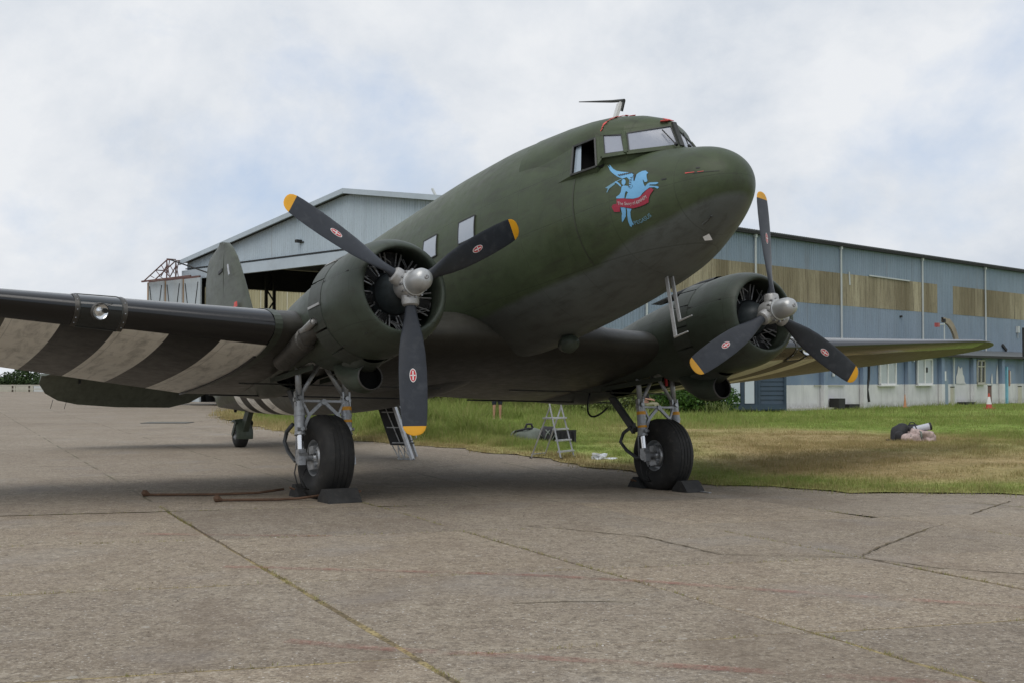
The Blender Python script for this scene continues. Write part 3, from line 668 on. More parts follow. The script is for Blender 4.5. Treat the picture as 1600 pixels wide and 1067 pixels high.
# nose emblem, painted shapes laid 3 to 9 mm over the skin
EMB = {'wing':[(1.167,1.334),(1.218,1.28),(1.247,1.245),(1.298,1.198),(1.355,1.154),(1.4,1.12),(1.443,1.092),(1.502,1.065),(1.552,1.066),(1.601,1.016),(1.603,0.976),(1.62,0.911),(1.641,0.901),(1.658,0.921),(1.634,0.962),(1.619,1.006),(1.632,1.064),(1.631,1.079),(1.586,1.113),(1.511,1.143),(1.434,1.171),(1.355,1.205),(1.284,1.253),(1.233,1.298),(1.187,1.339),(1.221,1.29)],
'body':[(1.638,1.062),(1.659,0.99),(1.673,0.984),(1.675,1.026),(1.675,1.067),(1.701,1.082),(1.736,1.093),(1.784,1.084),(1.83,1.041),(1.811,1.033),(1.822,0.995),(1.844,0.939),(1.828,0.929),(1.806,0.937),(1.785,0.97),(1.778,0.972),(1.801,0.911),(1.82,0.877),(1.846,0.904),(1.871,0.912),(1.971,0.891),(1.987,0.876),(1.956,0.868),(1.878,0.886),(1.871,0.876),(1.973,0.841),(1.993,0.825),(1.972,0.812),(1.936,0.839),(1.874,0.852),(1.829,0.831),(1.784,0.805),(1.752,0.77),(1.67,0.772),(1.572,0.799),(1.591,0.841),(1.605,0.866),(1.576,0.886),(1.565,0.857),(1.558,0.805),(1.45,0.831),(1.446,0.85),(1.49,0.867),(1.509,0.892),(1.512,0.956),(1.53,0.97),(1.606,0.94),(1.618,0.909),(1.645,0.897),(1.664,0.919),(1.636,0.962),(1.62,1.006)],
'head':[(1.554,1.004),(1.555,0.985),(1.546,0.974),(1.534,0.972),(1.517,0.982),(1.504,0.999),(1.496,1.021),(1.495,1.04),(1.5,1.053),(1.512,1.054),(1.529,1.044),(1.546,1.026)],
'arm':[(1.508,0.962),(1.483,0.996),(1.44,1.036),(1.404,1.057),(1.394,1.044),(1.428,1.024),(1.463,0.994),(1.491,0.966)],
'lance':[(1.27,1.01),(1.4,1.053),(1.507,1.076),(1.514,1.067),(1.407,1.041),(1.404,1.018),(1.336,0.985),(1.311,0.941),(1.301,0.949),(1.315,0.99)],
'scroll':[(1.454,0.819),(1.527,0.811),(1.602,0.784),(1.675,0.765),(1.733,0.768),(1.781,0.786),(1.817,0.811),(1.853,0.836),(1.894,0.841),(1.926,0.809),(1.896,0.782),(1.872,0.754),(1.857,0.724),(1.845,0.685),(1.785,0.67),(1.716,0.664),(1.649,0.664),(1.586,0.686),(1.516,0.712),(1.492,0.72),(1.479,0.666),(1.404,0.683),(1.378,0.748),(1.403,0.772),(1.451,0.764)],
'leg1':[(1.497,0.716),(1.56,0.699),(1.553,0.647),(1.534,0.597),(1.492,0.561),(1.465,0.547),(1.483,0.606),(1.5,0.644),(1.497,0.687)],
'leg2':[(1.569,0.689),(1.63,0.662),(1.606,0.634),(1.591,0.571),(1.589,0.526),(1.595,0.495),(1.578,0.485),(1.575,0.5),(1.557,0.473),(1.542,0.487),(1.544,0.541),(1.559,0.608),(1.572,0.651)]}
def decal(polys, proud, name, mat, side=-1):
    mb = MB()
    for P in polys:
        n = len(P); tr = tessellate_polygon([[Vector((x, z, 0)) for x, z in P]])
        V = [fus_pt(x, z, side, proud) for x, z in P]
        bm = bmesh.new(); vs_ = [bm.verts.new(v) for v in V]
        for t in tr:
            try: bm.faces.new([vs_[i] for i in t])
            except ValueError: pass
        bmesh.ops.triangulate(bm, faces=bm.faces)
        for _ in range(2): bmesh.ops.subdivide_edges(bm, edges=[e for e in bm.edges if e.calc_length() > 0.05], cuts=1, use_grid_fill=False)
        bmesh.ops.triangulate(bm, faces=bm.faces)
        bm.verts.index_update()
        mb.add([fus_pt(v.co.x, v.co.z, side, proud) for v in bm.verts], [tuple(v.index for v in f_.verts) for f_ in bm.faces]); bm.free()
    return ac(mb, name, mat, fuselage)
decal([EMB['wing'], EMB['body'], EMB['head'], EMB['arm'], EMB['leg1'], EMB['leg2']], 0.005, 'winged_horse_emblem', 'emblue')
decal([EMB['lance']], 0.004, 'emblem_lance', 'emteal')
decal([EMB['scroll']], 0.010, 'emblem_scroll', 'emred')
feath = []
for k in range(7):
    u = k / 6; a = (1.40 + 0.17 * u, 1.135 - 0.02 * u); b = (a[0] + 0.045, a[1] - 0.03 + 0.012 * u); feath.append([(a[0], a[1]), (b[0], b[1]), (b[0] + 0.008, b[1] + 0.006), (a[0] + 0.010, a[1] + 0.006)])
for k in range(5):
    zc = 1.04 - 0.028 * k; feath.append([(1.603, zc), (1.632, zc - 0.012), (1.634, zc - 0.005), (1.605, zc + 0.007)])
feath.append([(1.634, 1.075), (1.655, 1.0), (1.662, 0.99), (1.668, 1.0), (1.662, 1.06), (1.645, 1.085)])
decal(feath, 0.009, 'emblem_feather_lines', 'frame')
def text_on(body, base, top, name, mat):
    cu = bpy.data.curves.new(name, 'FONT'); cu.body = body; cu.size = 1.0; to = bpy.data.objects.new(name, cu); COL.objects.link(to)
    me = bpy.data.meshes.new_from_object(to.evaluated_get(bpy.context.evaluated_depsgraph_get())); bpy.data.objects.remove(to)
    co = np.array([v.co[:2] for v in me.vertices]); wmax = co[:, 0].max()
    b, t = np.array(base), np.array(top); s = np.linspace(0, 1, len(b))
    V = []
    for u, v in co:
        uu = u / wmax; p = np.array([np.interp(uu, s, b[:, k]) for k in (0, 1)]); q = np.array([np.interp(uu, s, t[:, k]) for k in (0, 1)])
        xz = p + (q - p) * (v / 0.72); V.append(fus_pt(xz[0], xz[1], -1, 0.014))
    mb = MB(); mb.add(V, [tuple(p.vertices) for p in me.polygons]); bpy.data.meshes.remove(me)
    return ac(mb, name, mat, fuselage)
text_on('The Story of ARNHEM', [(1.468, 0.748), (1.615, 0.708), (1.729, 0.696), (1.838, 0.735)], [(1.468, 0.788), (1.622, 0.745), (1.731, 0.738), (1.829, 0.775)], 'scroll_lettering', 'emtext')
text_on('PEGASUS', [(1.612, 0.486), (1.69, 0.488), (1.759, 0.503), (1.835, 0.53)], [(1.605, 0.525), (1.685, 0.528), (1.752, 0.545), (1.825, 0.572)], 'emblem_lettering', 'emteal')
# red sealant dabs on the cockpit roof, nose latch line, pale notice, small fittings
def strip(pts, wd, name, mat, proud=0.006):
    return decal([[(a[0] - wd / 2, a[1]), (b[0] - wd / 2, b[1]), (b[0] + wd / 2, b[1]), (a[0] + wd / 2, a[1])] for a, b in zip(pts[:-1], pts[1:])], proud, name, mat)
def roof_pt(i, ph):
    h, r = H[i], RZ[i]; return Vector((r[0] + (h[0] - r[0]) * math.cos(ph), h[1] * math.cos(ph), h[2] + (r[2] - h[2]) * math.sin(ph)))
mb = MB()
for k in range(9):
    ph = 0.12 + k * 0.15; p = roof_pt(3, ph); q = roof_pt(3, ph + 0.11); o = Vector((0.03 * (k % 2) - 0.02, 0, 0)); nn = Vector((0, -math.cos(ph), math.sin(ph)))
    mb.bar(p + nn * .010 + o, q + nn * .010 - o, 0.014 + 0.012 * (k % 3), 0.006, up=nn)
ac(mb, 'sealant_line', 'redprimer', fuselage)
mb = MB(); mb.bar((1.585, -.02, 1.855), (1.50, -.02, 1.905), .10, .008); mb.bar((1.585, -.06, 1.845), (1.535, -.14, 1.845), .05, .008); ac(mb, 'sealant_patch', 'redprimer', fuselage)
strip([(2.25, 0.895), (2.33, 0.893), (2.40, 0.89)], 0.0, 'x', 'redprimer') if False else None
decal([[(2.30, 0.902), (2.40, 0.893), (2.40, 0.899), (2.30, 0.914)], [(2.43, 0.888), (2.49, 0.882), (2.49, 0.887), (2.43, 0.894)]], 0.006, 'nose_latch_line', 'redprimer')
decal([[(2.38, 0.884), (2.62, 0.858), (2.62, 0.864), (2.38, 0.890)], [(2.41, 0.935), (2.45, 0.93), (2.45, 0.945), (2.41, 0.95)], [(2.02, 0.90), (2.08, 0.895), (2.08, 0.91), (2.02, 0.915)]], 0.005, 'nose_hatch_seam', 'black')
mb = MB(); p = fus_pt(2.12, 0.262, -1, 0.012); n = Vector((0.3, -0.55, -0.75)).normalized(); ux = Vector((0.75, 0.05, 0.6)).normalized(); uy = n.cross(ux)
mb.add([p + ux * .05, p + uy * .075, p - ux * .05, p - uy * .075], [(0, 1, 2, 3)]); ac(mb, 'diamond_notice', 'white', fuselage)
mb = MB(); p = fus_pt(2.36, 0.42, -1, 0); mb.tube([p, p + Vector((0.02, -0.07, -0.05)), p + Vector((-.06, -0.10, -0.09))], 0.012, 6); mb.tube([p + Vector((0.02, -0.07, -0.05)), p + Vector((0.10, -0.09, -0.03))], 0.010, 6); ac(mb, 'nose_bracket', 'frame', fuselage)
decal([[(0.735, 0.22 + k * .15), (0.755, 0.22 + k * .15), (0.755, 0.37 + k * .15), (0.735, 0.37 + k * .15)] for k in range(7)], 0.004, 'bulkhead_lap_shade', 'lapdark')  # dark strips: shade along the bulkhead skin step, put in as colour
def outline(x0, x1, z0, z1, name, w_=.010, side=-1):
    decal([[(x0, z0), (x1, z0), (x1, z0 + w_), (x0, z0 + w_)], [(x0, z1), (x1, z1), (x1, z1 + w_), (x0, z1 + w_)], [(x0, z0), (x0 + w_, z0), (x0 + w_, z1), (x0, z1)], [(x1, z0), (x1 + w_, z0), (x1 + w_, z1), (x1, z1)]], 0.003, name, 'lapdark', side)
# aerial mast
mb = MB(); prof = [(0.075, 0), (0.03, 0.02), (-0.075, 0), (0.03, -0.02)]
rows = [[(0.40 + a + s_ * 0.19, b, 2.20 + s_ * 0.26) for a, b in prof] for s_ in (0, 1)]
mb.grid(rows, closed=True); mb.add(rows[1], [(0, 1, 2, 3)]); mast = ac(mb, 'aerial_mast', 'white', fuselage)
mb = MB(); mb.tube([(0.68, 0, 2.45), (0.42, 0, 2.535), (-0.31, 0, 2.80)], [0.022, 0.018, 0.006], 8); mb.bar((0.68, 0, 2.45), (0.61, 0, 2.33), 0.02, 0.035); ac(mb, 'aerial_rod', 'frame', fuselage)
# two pitot masts under the chin
for y0, L, dx in ((0.025, 0.55, 0.0), (-0.045, 0.74, -0.015)):
    mb = MB(); zb = fus(1.30)[2]
    mb.bar((1.29 + dx, y0, zb + 0.05), (1.37 + dx, y0, zb - L), 0.016, 0.052, up=(1, 0, 0)); mb.cyl((1.35 + dx, y0, zb - L), (1.60 + dx, y0, zb - L + 0.02), 0.012, 0.009, 8); ac(mb, 'pitot_mast', 'hub', fuselage)
mb = MB(); zb = fus(-0.2)[2]; mb.lathe([(-0.16, 0.0), (-0.13, 0.09), (0, 0.13), (0.13, 0.09), (0.18, 0.0)], (-0.97, 0.0, fus(-0.97)[2] - 0.10), 'X', 16); mb.bar((-0.97, 0, fus(-0.97)[2] + .02), (-0.97, 0, fus(-0.97)[2] - .05), 0.04, 0.12, up=(1, 0, 0)); ac(mb, 'loop_aerial_fairing', 'nac', fuselage, smooth=True)
mb = MB(); q = fus_pt(-3.2, 0.1, -1, 0)
for (x, z) in ((-9.9, 0.42), (-15.0, 0.75)):
    mb.cyl((x, 0, fus(x)[2] + .02), (x - .03, 0, fus(x)[2] - .05), 0.05, 0.03, 8)
ac(mb, 'drain_mast', 'black', fuselage)

# wings ---------------------------------------------------------------------------------------------------
def foil(n=26, th=0.15, camber=0.02):
    xs = 0.5 * (1 - np.cos(np.linspace(0, np.pi, n))); yt = 5 * th * (0.2969 * np.sqrt(xs) - 0.126 * xs - 0.3516 * xs**2 + 0.2843 * xs**3 - 0.1036 * xs**4)
    yc = np.where(xs < 0.3, camber / 0.09 * (0.6 * xs - xs**2), camber / 0.49 * (0.4 + 0.6 * xs - xs**2))
    up = [(x, c + t) for x, c, t in zip(xs, yc, yt)]; lo = [(x, c - t) for x, c, t in zip(xs, yc, yt)]
    return up[::-1] + lo[1:-1]
def wing_rows(secs, n=26):
    """secs: (y, xLE, zLE, xTE, zTE, thickness, camber)"""
    rows = []
    for y, xl, zl, xt_, zt_, th, ca in secs:
        c = xl - xt_; rows.append([(xl - u * c, y, zl + (zt_ - zl) * u + v * c) for u, v in foil(n, th, ca)])
    return rows
def cap(mb, rows, i):
    n = len(rows[i]); b = len(mb.v); mb.v.extend(rows[i]); mb.f.append(tuple(range(b, b + n))); mb.mi.append(0)
YJ, XJ, ZJ = 3.75, -1.85, -0.13
# centre section with root fillets
cs = []
for y in (-3.75, -2.6, -1.9, -1.6, -1.35, -1.1, -0.8, 0, 0.8, 1.1, 1.35, 1.6, 1.9, 2.6, 3.75):
    k = max(0.0, (1.9 - abs(y)) / 0.9); k = min(k, 1.0) ** 2
    cs.append((y, XJ + 0.10 * k, ZJ + 0.03 * k, -6.10 - 0.5 * k, -0.35 + 0.12 * k, 0.152 + 0.016 * k, 0.02 + 0.006 * k))
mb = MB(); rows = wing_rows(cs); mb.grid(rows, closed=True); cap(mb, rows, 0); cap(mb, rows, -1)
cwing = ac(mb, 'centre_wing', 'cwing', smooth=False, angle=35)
for sg in (-1, 1):
    # spanwise skin lap joints and flap hinge line below
    for xx, zz, w_ in ((-4.95, -0.575, 0.03), (-3.6, -0.62, 0.012)):
        mb = MB(); mb.bar((xx, sg * 3.7, zz + .03), (xx, sg * 0.6, zz + .03), w_, 0.02); ac(mb, 'flap_seam' if w_ > .02 else 'skin_lap', 'black' if w_ > .02 else 'cwing', cwing)
def outer_wing(sg):
    secs = []; span = 14.35 - YJ
    ys = list(np.linspace(YJ, 12.75, 12)) + [13.15, 13.55, 13.85, 14.1, 14.27, 14.35]
    for y in ys:
        s = y - YJ; xl = XJ - 0.277 * s; zl = ZJ + 0.107 * s; xt_ = -6.10 + 0.040 * s; zt_ = -0.35 + 0.117 * s
        th = 0.152 - 0.055 * s / span
        if y > 12.75:
            k = math.sqrt(max(0.0, 1 - ((y - 12.75) / 1.6) ** 2)); mid = xl * 0.42 + xt_ * 0.58
            k = max(k, 0.05); zm = zl * 0.42 + zt_ * 0.58
            xl, xt_ = mid + (xl - mid) * k, mid + (xt_ - mid) * k; zl, zt_ = zm + (zl - zm) * k, zm + (zt_ - zm) * k
        secs.append((sg * y, xl, zl, xt_, zt_, th, 0.02))
    mb = MB(); rows = wing_rows(secs); mb.grid(rows, closed=True); cap(mb, rows, 0); cap(mb, rows, -1)
    w = ac(mb, 'outer_wing', 'wing', smooth=False, angle=40)
    # rubber de-icer boot over the leading edge
    mb = MB(); br = []
    for (y, xl, zl, xt_, zt_, th, ca) in secs[:13]:
        c = xl - xt_; f_ = foil(40, th, ca); lim = 0.085 * 4.25 / c
        pts = [(u, v) for u, v in f_ if u <= lim]
        # resample by angle order: upper part descending u then lower ascending; keep 19 points
        P = np.array(pts); d = np.concatenate([[0], np.cumsum(np.hypot(*np.diff(P, axis=0).T))]); q = np.linspace(0, d[-1], 19)
        P = np.stack([np.interp(q, d, P[:, 0]), np.interp(q, d, P[:, 1])], 1)
        T = np.gradient(P, axis=0); T /= np.linalg.norm(T, axis=1)[:, None]; Nn = np.stack([T[:, 1], -T[:, 0]], 1)
        Nn *= np.sign((Nn * (P - np.array([lim, 0.005]))).sum(1))[:, None]; P = P + Nn * 0.005 / c
        br.append([(xl - u * c, y, zl + (zt_ - zl) * u + v * c) for u, v in P])
    mb.grid(br); ac(mb, 'deicer_boot', 'boot', w, smooth=True)
    # joint fairing strip around the panel attachment
    mb = MB(); y = YJ; c = XJ + 6.1
    ring = [(XJ - u * c + (0.02 if u < .02 else 0), sg * y, ZJ + (-0.35 - ZJ) * u + v * c) for u, v in foil(26, 0.160, 0.02)]
    ring2 = [(p[0], p[1] + sg * 0.05, p[2]) for p in ring]; ring3 = [(p[0], p[1] - sg * 0.05, p[2]) for p in ring]
    mb.grid([ring3, ring, ring2], closed=True); ac(mb, 'joint_strip', 'nac', w)
    mb = MB(); lo = foil(26, 0.150, 0.02)[26:]
    for (u0, v0), (u1, v1) in zip(lo[6:-1], lo[7:]):
        mb.bar((XJ - u0 * c, sg * (y + 0.055), ZJ + (-0.35 - ZJ) * u0 + v0 * c - .012), (XJ - u1 * c, sg * (y + 0.055), ZJ + (-0.35 - ZJ) * u1 + v1 * c - .012), 0.035, 0.02)
    ac(mb, 'joint_gap', 'black', w)
    # landing light behind a clear flush cover in the leading edge
    yl = 5.78; s = yl - YJ; xl = XJ - 0.277 * s; zl = ZJ + 0.107 * s
    def le_band(y0, y1, off, lim0, n=15):
        rows_ = []
        for y in np.linspace(y0, y1, 5):
            s_ = y - YJ; x_l = XJ - 0.277 * s_; z_l = ZJ + 0.107 * s_; x_t = -6.10 + 0.04 * s_; z_t = -0.35 + 0.117 * s_; c = x_l - x_t
            P = np.array([(u, v) for u, v in foil(40, 0.152 - 0.055 * s_ / span, 0.02) if u <= lim0 / c]); d = np.concatenate([[0], np.cumsum(np.hypot(*np.diff(P, axis=0).T))]); q = np.linspace(0, d[-1], n)
            P = np.stack([np.interp(q, d, P[:, 0]), np.interp(q, d, P[:, 1])], 1); T = np.gradient(P, axis=0); T /= np.linalg.norm(T, axis=1)[:, None]; Nn = np.stack([T[:, 1], -T[:, 0]], 1); Nn *= np.sign((Nn * (P - np.array([lim0 / c, 0.005]))).sum(1))[:, None]; P = P + Nn * off / c
            rows_.append([(x_l - u * c, sg * y, z_l + (z_t - z_l) * u + v * c) for u, v in P])
        m_ = MB(); m_.grid(rows_); return m_
    ac(le_band(yl - .24, yl + .24, .010, .40), 'light_cover', 'lightcover', w, smooth=True)
    for e in (-.265, .265):
        ac(le_band(yl + e - .028, yl + e + .028, .014, .40), 'light_cover_strip', 'exh', w, smooth=True)
    mb = MB(); 
    for e in (-.265, .265):
        bnd = le_band(yl + e - .012, yl + e + .012, .018, .40)
        for k in range(2, 13, 2): p = Vector(bnd.v[2 * 15 + k]); mb.box(p, (.009, .009, .009))
    tag(ac(mb, 'cover_screw', 'alu', w), kind='stuff')
    Mx = Matrix.Translation((xl + .030, sg * (yl + .02), zl - 0.06)) @ Matrix.Rotation(-sg * 0.27, 4, 'Z') @ Matrix.Rotation(0.30, 4, 'Y')
    def put(mb, V, F): mb.add([Mx @ Vector(p) for p in V], F)
    mb = MB(); tmp = MB(); tmp.lathe([(-0.004, 0.0), (0.004, 0.018), (-0.012, 0.03), (-0.03, 0.055), (-0.012, 0.085), (0.006, 0.098)], (0, 0, 0), 'X', 24); put(mb, tmp.v, tmp.f); ac(mb, 'landing_light', 'lamp', w, smooth=True)
    mb = MB(); tmp = MB(); tmp.lathe([(0.004, 0.096), (0.010, 0.102), (0.002, 0.108), (-0.04, 0.108)], (0, 0, 0), 'X', 24); put(mb, tmp.v, tmp.f); ac(mb, 'light_rim', 'exh', w, smooth=True)
    mb = MB(); tmp = MB(); tmp.bar((0.004, -.09, .055), (0.004, .02, .095), .006, .006); tmp.bar((0.004, .05, .085), (0.0, .14, .12), .006, .006); put(mb, tmp.v, tmp.f); ac(mb, 'light_stay', 'frame', w)
    m_ = MB()
    for yy in (yl - .236, yl + .236):
        bnd = le_band(yy - .004, yy + .004, .012, .40); pp = [bnd.v[2 * 15 + k] for k in range(15)]; m_.tube(pp, .008, 6)
    top_ = [le_band(y_ - .01, y_ + .01, .012, .40).v[2 * 15] for y_ in np.linspace(yl - .236, yl + .236, 6)]; bot_ = [le_band(y_ - .01, y_ + .01, .012, .40).v[2 * 15 + 14] for y_ in np.linspace(yl - .236, yl + .236, 6)]
    m_.tube(top_, .008, 6); m_.tube(bot_, .008, 6); ac(m_, 'light_cover_seal', 'frame', w)
    return w
for sg in (-1, 1): outer_wing(sg)

# tail ------------------------------------------------------------------------------------------------------
def tail():
    # fin and rudder: sections stacked in z
    fin = [(1.35, -12.35, -15.40), (1.8, -12.9, -15.40), (2.3, -13.3, -15.40), (2.83, -13.65, -15.39), (3.48, -14.06, -15.38), (4.0, -14.42, -15.37), (4.3, -14.65, -15.36), (4.6, -14.98, -15.36), (4.72, -15.17, -15.37), (4.79, -15.30, -15.38)]
    def vrows(secs, th, flip=False):
        rows = []
        for z, a, b in secs:
            c = a - b; pr = foil(16, th, 0.0); rows.append([(a - u * c, v * c, z) for u, v in pr])
        return rows
    mb = MB(); secs = []
    for z, a, b in fin: secs.append((z, a, b))
    rows = []
    for z, a, b in secs:
        c = a - b; rows.append([(a - u * c, (1 if k < 16 else -1) * 0.16 * min(1, c / 2.6) * math.sqrt(max(0, 1 - (1 - u) ** 2.2)) if 0 < k < 31 else 0.0, z) for k, (u, v) in enumerate(foil(17, 0.1, 0))])
    n = 17; rows = []
    for z, a, b in secs:
        us = np.linspace(0, 1, n); c = a - b; w_ = 0.17 * (0.45 + 0.55 * min(1, c / 2.6)); r = [(a - u * c, -w_ * math.sqrt(1 - (1 - u) ** 2), z) for u in us] + [(a - u * c, w_ * math.sqrt(1 - (1 - u) ** 2), z) for u in us[::-1]][:-1]
        rows.append(r)
    mb.grid(rows, closed=True); cap(mb, rows, -1); ac(mb, 'fin', 'tail', smooth=False, angle=40)
    rud = [(1.15, -15.45, -16.4), (1.4, -15.43, -16.95), (2.0, -15.43, -17.12), (3.65, -15.41, -17.18), (4.2, -15.40, -17.16), (4.61, -15.40, -17.0), (4.77, -15.40, -16.78), (4.86, -15.50, -16.25), (4.89, -15.70, -15.98)]
    rows = []
    for z, a, b in rud:
        us = np.linspace(0, 1, 9); c = a - b; w_ = 0.115
        rows.append([(a - u * c, -w_ * math.cos(u * math.pi / 2) * (1 if z < 4.5 else .7), z) for u in us] + [(a - u * c, w_ * math.cos(u * math.pi / 2) * (1 if z < 4.5 else .7), z) for u in us[::-1]])
    mb = MB(); mb.grid(rows, closed=True); cap(mb, rows, -1); cap(mb, rows, 0); rd = ac(mb, 'rudder', 'tail', smooth=False, angle=40)
    mb = MB(); mb.bar((-15.43, -0.122, 4.15), (-15.74, -0.118, 4.13), 0.03, 0.07); ac(mb, 'rudder_tab_slot', 'black', rd)
    mb = MB(); mb.bar((-14.92, -0.155, 4.15), (-14.80, -0.165, 3.87), 0.05, 0.02, up=(0, 1, 0)); ac(mb, 'fin_plate', 'alu', rd)
    mb = MB(); mb.box((-14.42, -0.165, 3.02), (0.30, 0.02, 0.05)); mb.box((-14.36, -0.165, 3.08), (0.16, 0.02, 0.08)); ac(mb, 'fin_marking', 'redprimer', rd)
    for sg in (-1, 1):
        st = []
        for y, xl, xt_ in ((0.15, -13.55, -15.55), (1.0, -13.75, -15.5), (2.4, -14.15, -15.45), (3.3, -14.45, -15.42), (3.75, -14.7, -15.42), (4.05, -15.0, -15.44), (4.15, -15.25, -15.45)):
            st.append((sg * y, xl, 1.45, xt_, 1.47, 0.10, 0.0))
        mb = MB(); rows = wing_rows(st, 16); mb.grid(rows, closed=True); cap(mb, rows, 0); cap(mb, rows, -1); s_ = ac(mb, 'stabiliser', 'tail', smooth=False, angle=40)
        # drooped elevator
        mb = MB(); rows = []
        for y, ch in ((0.42, 0.42), (0.75, 0.74), (1.2, 0.92), (2.4, 0.93), (3.3, 0.86), (3.75, 0.74), (4.05, 0.52), (4.22, 0.22)):
            dx, dz = -math.cos(R(36)) * ch, -math.sin(R(36)) * ch; nx, nz = math.sin(R(36)) * .06, -math.cos(R(36)) * .06
            rows.append([(-15.5, sg * y, 1.53), (-15.42, sg * y, 1.47), (-15.5 - nx * .4, sg * y, 1.41), (-15.55 + dx * .5 - nx * .5, sg * y, 1.455 + dz * .5 + nz * .5), (-15.55 + dx, sg * y, 1.47 + dz), (-15.55 + dx * .5 + nx * .5, sg * y, 1.47 + dz * .5 - nz * .5)])
        mb.grid(rows, closed=True); cap(mb, rows, 0); cap(mb, rows, -1); el_ = ac(mb, 'elevator', 'tail', s_, smooth=False, angle=40)
        mb = MB()
        for yy in (1.1, 2.3, 3.4): mb.box((-15.5, sg * yy, 1.36), (0.12, 0.03, 0.08))
        ac(mb, 'elevator_hinge', 'black', s_)
        mb = MB()
        for yy in (3.55, 3.85): mb.tube([(-16.1, sg * yy, 1.05), (-16.25, sg * (yy + .03), 0.86)], 0.006, 5)
        ac(mb, 'static_wick', 'black', s_)
    # tailwheel
    mb = MB(); mb.bar((-13.95, 0, 0.62), (-14.42, 0, 0.16), 0.12, 0.22, up=(1, 0, 1)); leg = ac(mb, 'tailwheel_leg', 'nac')
    mb = MB(); mb.lathe([(-0.13, 0.10), (-0.135, 0.20), (-0.10, 0.265), (0, 0.285), (0.10, 0.265), (0.135, 0.20), (0.13, 0.10)], (-14.69, 0, 0.075), 'Y', 28); ac(mb, 'tailwheel_tyre', 'tyre', leg, smooth=True)
    mb = MB(); mb.lathe([(-0.14, 0.0), (-0.15, 0.06), (-0.12, 0.11), (0.12, 0.11), (0.15, 0.06), (0.14, 0.0)], (-14.69, 0, 0.075), 'Y', 20); ac(mb, 'tailwheel_rim', 'silver', leg)
    mb = MB()
    for e in (-0.19, 0.19): mb.bar((-14.42, e, 0.36), (-14.69, e, 0.075), 0.035, 0.10, up=(1, 0, 0))
    mb.lathe([(-0.20, 0.30), (-0.17, 0.36), (0, 0.385), (0.17, 0.36), (0.20, 0.30)], (-14.69, 0, 0.075), 'Y', 18, a0=-0.35, a1=1.9); ac(mb, 'tailwheel_fork', 'nac', leg)
tail()
